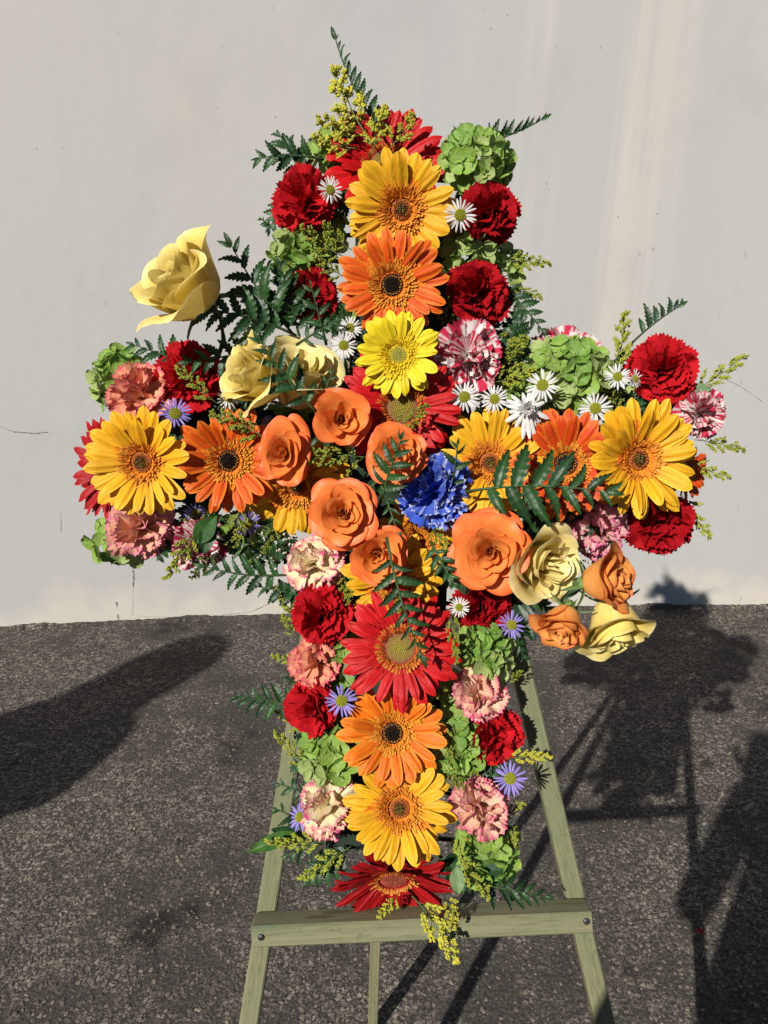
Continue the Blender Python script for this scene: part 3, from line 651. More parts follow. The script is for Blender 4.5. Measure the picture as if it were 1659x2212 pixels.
# ------------------------------------------------------------------ hydrangeas
def floret(var):
    key = ('hf', var)
    if key in CACHE: return CACHE[key]
    r = random.Random(var + 40); parts = []; g = [(.28, .47, .07), (.33, .52, .09), (.20, .39, .06), (.42, .53, .18)][var % 4]; light = mixv(g, (.42, .56, .20), .5)
    for k in range(4):
        wd = r.uniform(.44, .54); cu = r.uniform(-.15, .3)
        def f(u, v):
            w = wd * math.sqrt(max(.012, 1 - abs((v - .54) / .465) ** 2.3))
            return (v * .98, u * w, .10 * u * u + cu * v * v + .025 * math.sin(4 * u + k) * v)
        V, F = grid(7, 8, f); M = Rz(k * math.pi / 2 + r.uniform(-.2, .2)) @ T(.03, 0, .02 * (k % 2)) @ Ry(-r.uniform(.05, .55))
        C = [mixv(light, g, smooth(.0, .5, abs(-1 + 2 * i / 6)) if j < 7 else .3) for j in range(8) for i in range(7)]
        parts.append(([M @ Vector(p) for p in V], F, C))
    parts.append(blob((0, 0, .06), (0, 0, 1), .09, .08, (.30, .42, .10), (.4, .5, .16), 6))
    V, F, C = join(parts); CACHE[key] = mesh('floret', V, F, M_SEPAL, C); return CACHE[key]
def hydrangea(x, y, rx, ry, tx, ty, e, label, n=22, fs=.36):
    P = at(x, y, e - .02); R = max(rx, ry); M = frame(P, facing(P, tx, ty), R * px(P), 0)
    n = int(n * .95); g = thing('hydrangea', label, 'hydrangea', M, 'green hydrangeas between the flowers')
    for k in range(n):
        t = (k + .5) / n; th = math.acos(1 - t * .95); a = k * 2.39996 + random.uniform(-.25, .25); d = Vector((math.sin(th) * math.cos(a), math.sin(th) * math.sin(a), math.cos(th) * .8))
        p = Vector((d.x * rx / R, d.y * ry / R, d.z)) * random.uniform(.66, .86); q = (d + Vector((random.uniform(-.25, .25), random.uniform(-.25, .25), .35))).normalized()
        part('floret', floret(random.randrange(8)), g, T(*p) @ q.to_track_quat('Z', 'Y').to_matrix().to_4x4() @ Rz(random.uniform(0, 6)) @ Matrix.Scale(37 / R * random.uniform(.8, 1.12), 4))
    V, F, C = join([tube([(0, 0, -.3), (d_[0] * .35, d_[1] * .35, .1), (d_[0] * .6, d_[1] * .6, .35)], [.03, .025, .015], 5, (.15, .27, .07)) for d_ in ((1, 0), (0, 1), (-1, 0), (0, -1), (.1, .1))])
    part('stalks', mesh('stalks', V, F, M_GREEN, C), g); add_stem(g, M, .0025, off=-.3)
HL = [
 (1030, 352, 82, 62, .25, .2, .004, 'large round green hydrangea at the top right corner', 24),
 (1022, 550, 62, 44, .1, .1, -.012, 'small green hydrangea between the two dark red carnations at upper right', 12),
 (645, 545, 62, 52, -.25, .1, -.014, 'green hydrangea under goldenrod between the two red carnations at upper left', 14),
 (722, 332, 42, 32, -.2, .3, -.03, 'few green hydrangea florets left of the topmost red gerbera', 8),
 (1228, 808, 90, 84, .0, .15, .0, 'tall green hydrangea among white asters on the right arm', 28),
 (262, 822, 58, 66, -.4, .1, -.016, 'green hydrangea at the left end above the coral carnation', 15),
 (262, 1162, 64, 50, -.3, -.4, -.03, 'pale green hydrangea below the dark red gerbera at the left tip', 13),
 (548, 1152, 68, 46, .0, -.3, -.032, 'pale green hydrangea under the deep orange gerbera', 14),
 (716, 1628, 62, 68, -.2, .0, -.004, 'yellow green hydrangea above the cream carnation at the bottom left', 20),
 (985, 1612, 52, 74, .15, .0, -.006, 'green hydrangea right of the light orange gerbera', 18),
 (1046, 1408, 54, 50, .2, .0, .0, 'green hydrangea between dark red and pink carnations at right', 15),
 (1050, 1830, 64, 74, .3, -.15, -.022, 'lowest green hydrangea, right of the lowest red gerbera', 16),
 (738, 1412, 30, 66, -.1, .0, -.026, 'narrow green hydrangea squeezed beside the big red gerbera', 10),
 (1425, 868, 62, 40, .2, .2, -.034, 'green hydrangea florets under the bright red carnation at right', 10),
 (748, 1250, 34, 44, .0, .0, -.032, 'small green hydrangea between cream carnation and golden petals', 8),
 (705, 500, 40, 46, -.1, .1, -.034, 'shaded green hydrangea left of the highest golden gerbera', 9),
 (1085, 600, 32, 58, .4, .1, -.036, 'green hydrangea edge showing right of the dark red carnations', 8)]
HL += [
 (1092, 838, 56, 46, .0, .1, -.03, 'shaded green hydrangea behind the white asters left of the tall hydrangea', 10),
 (958, 520, 30, 44, .1, .0, -.036, 'sliver of green hydrangea between the highest golden gerbera and the dark red carnations', 6),
 (770, 690, 36, 40, .0, .0, -.036, 'shaded green hydrangea florets behind the two white asters', 7),
 (1210, 1120, 50, 30, .0, -.2, -.034, 'green hydrangea florets under the rusty gerbera beside the magenta carnation', 7),
 (765, 905, 30, 30, .0, .0, -.034, 'shaded green hydrangea florets beside the uppermost orange rose', 5),
 (640, 900, 44, 30, .0, .0, -.034, 'shaded green hydrangea florets under the pale yellow rose', 7),
 (958, 1480, 34, 40, .05, .0, -.03, 'green hydrangea florets between the big red gerbera and the pink carnation', 7),
 (735, 1500, 34, 40, .0, .0, -.034, 'green hydrangea florets behind the lower left purple aster', 7),
 (1330, 880, 36, 30, .0, .0, -.034, 'green hydrangea florets behind the large golden gerbera on the right', 6)]
for h_ in HL: hydrangea(*h_)

# ------------------------------------------------------------------ asters and one chrysanthemum
def aster_petal(kind, var):
    key = ('ap', kind, var)
    if key in CACHE: return CACHE[key]
    r = random.Random(var); col = {'white': (.80, .80, .79), 'purple': (.34, .27, .74)}[kind]; cu = r.uniform(-.2, .15); s = r.uniform(-.05, .05)
    V, F = grid(5, 7, lambda u, v: (v, u * .088 * (.5 + .5 * smooth(0, .4, v)) * math.sqrt(max(.03, 1 - (max(0, v - .6) / .42) ** 2.4)) + s * v * v, cu * v * v - .03 * u * u))
    CACHE[key] = mesh('petal', V, F, M_ROSE, [col] * len(V)); return CACHE[key]
def aster_disc():
    if 'ad' in CACHE: return CACHE['ad']
    parts = []; n = 75
    for k in range(n):
        t = (k + .5) / n; r = .34 * math.sqrt(t); a = k * 2.39996; parts.append(blob((r * math.cos(a), r * math.sin(a), .13 * (1 - t)), (math.cos(a) * t * .8, math.sin(a) * t * .8, 1), .055, .036, (.36, .36, .03), (.62, .56, .05) if k % 3 else (.3, .4, .04), 5))
    V, F = grid(13, 3, lambda u, v: (.36 * v * math.cos((u + 1) * math.pi), .36 * v * math.sin((u + 1) * math.pi), .11 - .13 * v * v)); parts.append((V, F, [(.26, .30, .03)] * len(V)))
    V, F, C = join(parts); CACHE['ad'] = mesh('disc', V, F, M_FLORET, C); return CACHE['ad']
def aster(kind, x, y, R, tx, ty, e, label, n=21):
    P = at(x, y, e); M = frame(P, facing(P, tx, ty), R * px(P), random.uniform(0, 6))
    g = thing('aster', label, 'aster', M, kind + ' asters among the bigger flowers')
    for k in range(n):
        a = 2 * math.pi * (k + random.uniform(-.3, .3)) / n; L = random.uniform(.66, .8)
        part('petal', aster_petal(kind, random.randrange(5)), g, Rz(a) @ T(.24, 0, random.uniform(-.02, .03)) @ Ry(-random.uniform(-.15, .3)) @ Rx(random.uniform(-.5, .5)) @ Matrix.Scale(L, 4))
    part('disc', aster_disc(), g, T(0, 0, .03)); add_stem(g, M, .0012, off=-.02)
AL = [
 ('white', 713, 410, 28, .2, .1, .024, 'small white aster on the upper left red carnation'),
 ('white', 994, 464, 36, .1, .0, .036, 'white aster between the highest golden gerbera and the dark red carnation'),
 ('white', 742, 746, 31, .0, .0, .0, 'white aster left of the lemon yellow gerbera, lower of two'),
 ('white', 756, 708, 27, .1, .2, -.008, 'white aster tucked under the orange gerbera, upper of two'),
 ('white', 493, 860, 26, .0, .0, .01, 'single white aster between red carnation and yellow rose bud'),
 ('white', 1003, 857, 35, .1, .0, .012, 'white aster on the petals of the red gerbera beside the striped carnation'),
 ('white', 1068, 862, 32, .0, .1, .004, 'white aster just left of the white chrysanthemum'),
 ('white', 1172, 832, 37, -.1, .2, .022, 'white aster at the lower left of the tall green hydrangea'),
 ('white', 1286, 882, 36, .1, .1, .012, 'white aster under the tall green hydrangea above the rusty gerbera'),
 ('white', 1334, 814, 30, .2, .2, .01, 'white aster half behind goldenrod left of the bright red carnation'),
 ('white', 1372, 818, 22, .9, .1, .0, 'white aster seen edge on against the bright red carnation'),
 ('white', 992, 1312, 24, -.1, .1, .006, 'tiny pale aster by the hanging fern on dark red carnation'),
 ('purple', 378, 893, 36, .0, .05, .022, 'purple aster between coral carnation and left golden gerbera'),
 ('purple', 738, 1514, 36, .05, .0, .022, 'purple aster beside the lower left red carnation'),
 ('purple', 1102, 1682, 37, .15, .0, .015, 'purple aster on the lower right edge near the easel leg'),
 ('purple', 1105, 1350, 32, .35, .1, .012, 'pale purple aster right of the dark red carnation under the orange rose'),
 ('purple', 423, 1108, 28, .2, -.8, -.02, 'purple aster hanging upside down under the left arm'),
 ('purple', 535, 1132, 32, .5, -.5, -.014, 'purple aster half hidden by goldenrod below the deep orange gerbera'),
 ('purple', 647, 1765, 32, -.9, .1, -.012, 'purple aster seen from the side left of the cream carnation'),
 ('purple', 580, 912, 16, .2, .3, .004, 'tiny purple aster peeping out under the yellow rose')]
for a_ in AL: aster(*a_)
def chrysanthemum():
    P = at(1138, 884, .02); M = frame(P, facing(P, .1, .15), 46 * px(P)); g = thing('chrysanthemum', 'half open white chrysanthemum with drooping petals above the right golden gerbera', 'chrysanthemum', M)
    for k in range(46):
        t = (k + .5) / 46; a = k * 2.39996; 
        if t < .6: th = math.radians(10 + 70 * t); m4 = Rz(a) @ T(0, 0, .0) @ Ry(-(math.pi / 2 - th)) @ Rx(random.uniform(-.6, .6)) @ Matrix.Diagonal((.62, .95, -.9, 1))
        else: m4 = Rz(a) @ T(.1, 0, -.05) @ Ry(random.uniform(.0, .6)) @ Matrix.Diagonal((random.uniform(.7, 1.05), 1.1, .9, 1))
        part('petal', aster_petal('white', k % 5), g, m4)
    for k, an in enumerate((-1.45, -1.25, -1.7, -2.6, -.3)):
        part('petal', aster_petal('white', k), g, Rz(an) @ T(.15, 0, .05) @ Ry(.15) @ Matrix.Diagonal((1.25 if k < 3 else 1.0, 1.3, 1, 1)))
    add_stem(g, M, .0015)
chrysanthemum()

# ------------------------------------------------------------------ leather fern fronds
def leaflet(var):
    key = ('fl', var)
    if key in CACHE: return CACHE[key]
    r = random.Random(var + 9); teeth = 6 if var < 6 else 5; V, C = [], []; F = []; n = teeth * 3
    green = [(.020, .070, .018), (.027, .088, .020), (.016, .058, .018)][var % 3]; side = r.uniform(-.05, .05)
    for i in range(n + 1):
        v = i / n; w = .215 * math.sin(math.pi * min(1, .16 + .84 * v)) ** .75 * (1.12 - .45 * v) if i < n else .004
        ph = i % 3; out = (.66, .93, 1.03)[ph] if i < n else 1; sh = (-.008, .012, .055)[ph]
        cv = .10 * math.sin(v * 3) - .16 * v * v; cy = side * math.sin(v * 3)
        for u in (-1, -.5, 0, .5, 1):
            k = out if abs(u) == 1 else 1 if u == 0 else .9
            V.append((v * .95 + (sh if abs(u) == 1 else 0), cy + u * w * k * r.uniform(.93, 1.07), cv + (.05 * abs(u) - (.0 if u else .022)) + .018 * math.sin(i * 2.1) * abs(u)))
            C.append(mixv(green, (.05, .12, .04), .45) if u == 0 else green)
    F = [(j * 5 + i, j * 5 + i + 1, (j + 1) * 5 + i + 1, (j + 1) * 5 + i) for j in range(n) for i in range(4)]
    CACHE[key] = mesh('leaflet', V, F, M_FERN, C); return CACHE[key]
SPORE = None
def frond(x0, y0, e0, x1, y1, e1, label, wide=.34, pairs=9, bend=0.0, sag=.06, nrm=None, group='leather fern fronds among the flowers', spots=False, t0=.14, ang=52, flat=.25, one=None, lwid=1.0):
    A, B = at(x0, y0, e0), at(x1, y1, e1); L = (B - A).length; X = (B - A).normalized(); nn = nrm or (facing(A, random.uniform(-flat, flat), random.uniform(-flat, flat) + .1))
    Z = (nn - X * nn.dot(X)).normalized(); Y = Z.cross(X)
    M = Matrix.Translation(A) @ Matrix((X, Y, Z)).transposed().to_4x4() @ Matrix.Scale(L, 4)
    pairs = max(3, round(pairs * (1.0 if one else .8))); lwid *= .74 if e1 > -.029 else 1; g = thing('fern_frond', label, 'fern', M, group)
    def pt(t): return Vector((t, bend * 4 * t * (1 - t), sag * 4 * t * (1 - t)))
    V, F, C = tube([pt(i / 8) for i in range(9)], [lerp(.0016, .0005, i / 8) / L for i in range(9)], 5, (.05, .10, .03)); part('rachis', mesh('rachis', V, F, M_GREEN, C), g)
    for k in range(pairs):
        t = lerp(t0, .97, (k + .3) / pairs); ln = wide * (1 - ((t - t0) / (1.02 - t0)) ** 1.5 * .82) * (.75 if k == 0 else 1); d = (pt(t + .02) - pt(t - .02)).normalized(); ya = math.atan2(d.y, d.x)
        for s in (-1, 1):
            if one and s != one: continue
            a = ya + s * math.radians(lerp(ang + 12, ang - 18, k / pairs) + random.uniform(-7, 7)); q = ln * random.uniform(.88, 1.1)
            lf = part('leaflet', leaflet(random.randrange(6)), g, T(*pt(t + (.5 / pairs if s > 0 else 0) * .6)) @ Rz(a) @ Rx(random.uniform(-.45, .45) + s * .15) @ Ry(random.uniform(-.15, .3)) @ Matrix.Diagonal((q, q * 1.15 * lwid, q, 1)))
            if spots and k < pairs - 1:
                ds = []
                for i in range(5):
                    for sd_ in (-1, 1):
                        v = .18 + i * .15; c_ = (v, sd_ * .085 * (1.1 - .7 * v) * 1.2, .10 * math.sin(v * 3) - .18 * v * v + .03); ds.append(blob(c_, (0, 0, 1), .012, .028, (.012, .01, .008), None, 5))
                if 'spores' not in CACHE: CACHE['spores'] = mesh('spores', *(lambda j: (j[0], j[1], M_GREEN, j[2]))(join(ds)))
                part('spores', CACHE['spores'], lf, kind='stuff')
    part('leaflet', leaflet(1), g, T(*pt(.93)) @ Rz(math.atan2(-bend * 3, 1)) @ Matrix.Diagonal((.12, .12, .12, 1)))
    return g
FL = [
 (832, 300, -.02, 720, 68, .0, 'tall dark fern frond with spotted back rising highest above the cross', dict(wide=.21, pairs=11, bend=.05, spots=True, ang=42, one=-1)),
 (985, 315, -.02, 1183, 250, -.01, 'slender fern frond pointing right from the top right corner', dict(wide=.24, pairs=10, bend=-.06, spots=True, ang=45, one=1)),
 (700, 345, -.03, 548, 345, -.02, 'glossy fern frond pointing left at the top left corner', dict(wide=.42, pairs=5, bend=-.06, lwid=1.2)),
 (665, 400, -.03, 600, 285, -.03, 'short fern frond pointing up beside the glossy one at top left', dict(wide=.42, pairs=5)),
 (640, 420, -.03, 575, 500, -.03, 'fern frond hanging behind the upper left red carnation', dict(wide=.45, pairs=6)),
 (655, 745, -.02, 490, 512, .015, 'broad fern frond rising right of the large yellow rose', dict(wide=.36, pairs=8, bend=.04)),
 (650, 740, -.02, 600, 558, .0, 'fern frond reaching up to the left of the red carnation by the orange gerbera', dict(wide=.4, pairs=7)),
 (640, 725, .0, 370, 668, .05, 'long dark fern frond lying across the base of the large yellow rose', dict(wide=.30, pairs=10, bend=-.05)),
 (600, 760, -.01, 390, 785, .005, 'fern frond above the red carnation pointing left', dict(wide=.36, pairs=8)),
 (560, 745, -.02, 565, 575, -.01, 'dark narrow fern frond standing against the wall between roses and carnation', dict(wide=.25, pairs=8)),
 (440, 800, -.03, 278, 742, -.02, 'small fern frond at far left above the green hydrangea', dict(wide=.40, pairs=6)),
 (705, 745, .0, 670, 610, .025, 'fern tip with grey sheen across the red carnation by the orange gerbera', dict(wide=.42, pairs=4)),
 (640, 745, .0, 735, 690, .01, 'short grey green fern tip pointing to the white asters', dict(wide=.38, pairs=5)),
 (688, 895, .03, 552, 722, .062, 'fern frond lying across the pale yellow rose', dict(wide=.34, pairs=8, bend=.03)),
 (690, 880, .02, 720, 800, .03, 'short fern frond right of the pale yellow rose', dict(wide=.45, pairs=4)),
 (826, 1075, .05, 872, 936, .082, 'small fern tip lying over the orange rose above the blue carnation', dict(wide=.42, pairs=6)),
 (800, 985, .0, 862, 1160, .03, 'narrow fern frond running down between the orange roses and blue carnation', dict(wide=.22, pairs=9)),
 (1005, 1062, .03, 1335, 1068, .06, 'large fern frond spread over the golden and rusty gerberas on the right', dict(wide=.36, pairs=9, bend=.04, lwid=.95, ang=58, flat=.05)),
 (835, 1160, .06, 918, 1432, .05, 'dark fern frond hanging down the middle onto the big red gerbera', dict(wide=.25, pairs=10, bend=-.03, flat=.1, lwid=.85)),
 (975, 1065, .01, 990, 950, .045, 'short dark fern tip right beside the blue carnation', dict(wide=.4, pairs=4)),
 (1075, 600, -.04, 1178, 722, -.03, 'spotted fern frond right of the dark red carnation, seen from behind', dict(wide=.30, pairs=7, spots=True)),
 (1320, 790, -.03, 1478, 656, -.02, 'fern frond pointing up right against the wall by the bright red carnation', dict(wide=.28, pairs=7, one=1, bend=.05, t0=.4)),
 (635, 1240, -.03, 425, 1218, -.02, 'fern frond pointing left below the left arm', dict(wide=.30, pairs=9, bend=.05)),
 (660, 1290, -.03, 545, 1265, -.03, 'short fern frond below the left arm pointing to the wall', dict(wide=.42, pairs=5)),
 (655, 1520, -.03, 503, 1507, -.02, 'green fern frond pointing left over the asphalt', dict(wide=.36, pairs=7)),
 (1000, 1905, -.02, 1190, 1942, -.02, 'spotted fern frond over the right end of the easel crossbar', dict(wide=.30, pairs=9, spots=True)),
 (680, 1720, -.03, 595, 1690, -.03, 'small fern frond crossing the left easel leg above the cream carnation', dict(wide=.45, pairs=4)),
 (690, 1790, -.03, 590, 1745, -.02, 'glossy fern frond on the left easel leg beside the purple aster', dict(wide=.45, pairs=4)),
 (700, 1820, -.03, 610, 1850, -.03, 'fern frond in the lower left corner over the easel leg', dict(wide=.4, pairs=5)),
 (1080, 1330, -.03, 1135, 1425, -.03, 'shaded fern frond under the yellow roses at the easel leg', dict(wide=.4, pairs=6)),
 (600, 500, -.04, 560, 470, -.03, 'fern tip just left of the upper left red carnation', dict(wide=.4, pairs=3)),
 (960, 330, -.03, 1000, 270, -.03, 'short fern tip beside the top red gerbera petals', dict(wide=.35, pairs=4)),
 (1130, 1290, -.02, 1210, 1240, .0, 'dark fern frond between the pale yellow rose and the light orange rose', dict(wide=.35, pairs=5)),
 (930, 1170, .02, 985, 1270, .045, 'fern frond in the shade left of the largest orange rose', dict(wide=.36, pairs=6))]
for f_ in FL: frond(*f_[:7], **f_[7])
USED = set()
SPOTS = [(g[1], g[2], g[8]) for g in GL] + [(c[1], c[2], c[7]) for c in CL] + [(r_[2], r_[3], r_[8]) for r_ in RL] + [(h_[0], h_[1], h_[7]) for h_ in HL]
def filler_label(x, y):
    for d, t in sorted((math.hypot(x - a, y - b), t) for a, b, t in SPOTS):
        if t not in USED and len(t.split()) <= 13: USED.add(t); return 'dark fern behind ' + t
for i, (x, y, a, L) in enumerate([(720, 620, 150, 110), (960, 700, 20, 90), (960, 520, 10, 100), (740, 470, 170, 100), (700, 560, 200, 100), (920, 1150, -60, 120), (560, 900, 160, 120), (450, 900, 120, 110), (400, 930, 200, 110), (650, 1130, 220, 120), (760, 1290, 190, 110),
        (980, 1330, -20, 110), (960, 1540, -10, 100), (760, 1500, 185, 100), (740, 1560, 200, 90), (960, 1700, -30, 110), (760, 1690, 190, 100), (940, 1840, -40, 110), (760, 1830, 215, 110), (1120, 920, 60, 110), (1150, 900, 20, 110), (1300, 930, 40, 110), (1290, 870, 60, 90), (1290, 1080, -70, 100), (1130, 1100, -50, 120), (1180, 1110, -20, 110), (480, 1090, 240, 110), (380, 1100, 250, 100), (520, 1090, 270, 100), (1050, 850, 70, 110), (1100, 790, 80, 110), (790, 900, 120, 100), (1010, 930, 30, 100), (1390, 900, 60, 90), (830, 1080, 200, 120), (700, 1040, 190, 110), (330, 930, 130, 100), (760, 960, 170, 100), (640, 700, 150, 120), (700, 1250, 200, 100), (1090, 1260, -30, 100), (1000, 1480, 0, 80), (800, 380, 120, 90), (930, 400, 50, 90), (660, 850, 150, 120), (600, 870, 170, 100), (1000, 1620, -20, 90), (720, 1480, 170, 90), (770, 420, 200, 90), (960, 590, 0, 100), (970, 450, 30, 80), (975, 690, -10, 90), (770, 680, 190, 90), (1010, 1690, 0, 90), (1000, 1760, -20, 90), (730, 1640, 190, 90), (1180, 900, 100, 90), (1040, 800, 20, 110), (760, 820, 170, 90), (1350, 1060, -60, 90), (440, 1060, 250, 100), (600, 1080, 260, 100)]):
    a_ = math.radians(a); frond(x, y, -.045, x + 1.15 * L * math.cos(a_), y - 1.15 * L * math.sin(a_), -.03, filler_label(x, y), wide=.46, pairs=8, group='dark fern fronds tucked in behind the flowers', lwid=1.25)

# ------------------------------------------------------------------ goldenrod sprigs
def rod(kind, var):
    key = ('gr', kind, var)
    if key in CACHE: return CACHE[key]
    r = random.Random(var * 3 + len(kind)); buds, stems = [], [tube([(i / 5, .03 * math.sin(i + var), .0) for i in range(6)], [.012, .011, .010, .008, .006, .004], 5, (.13, .2, .05))]
    cols = {'bud': [(.24, .30, .03), (.32, .35, .04), (.18, .25, .035)], 'yellow': [(.60, .55, .05), (.58, .58, .08), (.40, .47, .08)], 'lime': [(.40, .45, .05), (.46, .50, .07), (.30, .38, .05)]}[kind]
    nb = 13
    for k in range(nb):
        t = lerp(.12, 1.0, k / (nb - 1)); a = k * 2.4 + r.uniform(-.4, .4); bl = .34 * (1.05 - t) ** .7 + .06; d = Vector((.75, math.cos(a) * .8, math.sin(a) * .8)).normalized()
        p0 = Vector((t, .03 * math.sin(t * 5 + var), 0)); p1 = p0 + d * bl; stems.append(tube([p0, (p0 + p1) / 2 + Vector((.02, 0, 0)), p1], [.006, .005, .003], 4, (.16, .24, .06)))
        m = int(9 + 17 * bl / .4)
        for j in range(m):
            s = lerp(.3, 1.0, j / m); q = p0 + d * bl * s; o = Vector((r.uniform(-.1, 1), r.uniform(-1, 1), r.uniform(-1, 1))).normalized(); ax = (d * .7 + o).normalized(); c = r.choice(cols); rl = r.uniform(.027, .040)
            buds.append(blob(q + o * .042, ax, rl * (1.15 if kind != 'yellow' else .9), rl * (.56 if kind != 'yellow' else .72), c, mixv(c, (.6, .55, .08), .4), 5))
            if kind == 'yellow' and j % 2:
                for _ in range(3):
                    oo = (ax + Vector((r.uniform(-.8, .8), r.uniform(-.8, .8), r.uniform(-.8, .8)))).normalized(); buds.append(blob(q + o * .042 + oo * .03, oo, .022, .009, (.82, .72, .06), None, 4))
    b = join(buds); s = join(stems); CACHE[key] = (mesh('buds', b[0], b[1], M_BUD, b[2]), mesh('stem', s[0], s[1], M_GREEN, s[2])); return CACHE[key]
def sprig(kind, x0, y0, e0, x1, y1, e1, label, fat=1.0, var=None, bs=None):
    A, B = at(x0, y0, e0), at(x1, y1, e1); L = (B - A).length; X = (B - A).normalized(); nn = facing(A, 0, 0); Z = (nn - X * nn.dot(X)).normalized(); Y = Z.cross(X)
    M = Matrix.Translation(A) @ Matrix((X, Y, Z)).transposed().to_4x4() @ Matrix.Diagonal((L, L * fat, L * fat, 1))
    g = thing('goldenrod_sprig', label, 'goldenrod', M, 'goldenrod sprigs between the flowers'); b, s = rod(kind, random.randrange(5) if var is None else var)
    part('buds', b, g, kind='stuff'); part('stem', s, g)
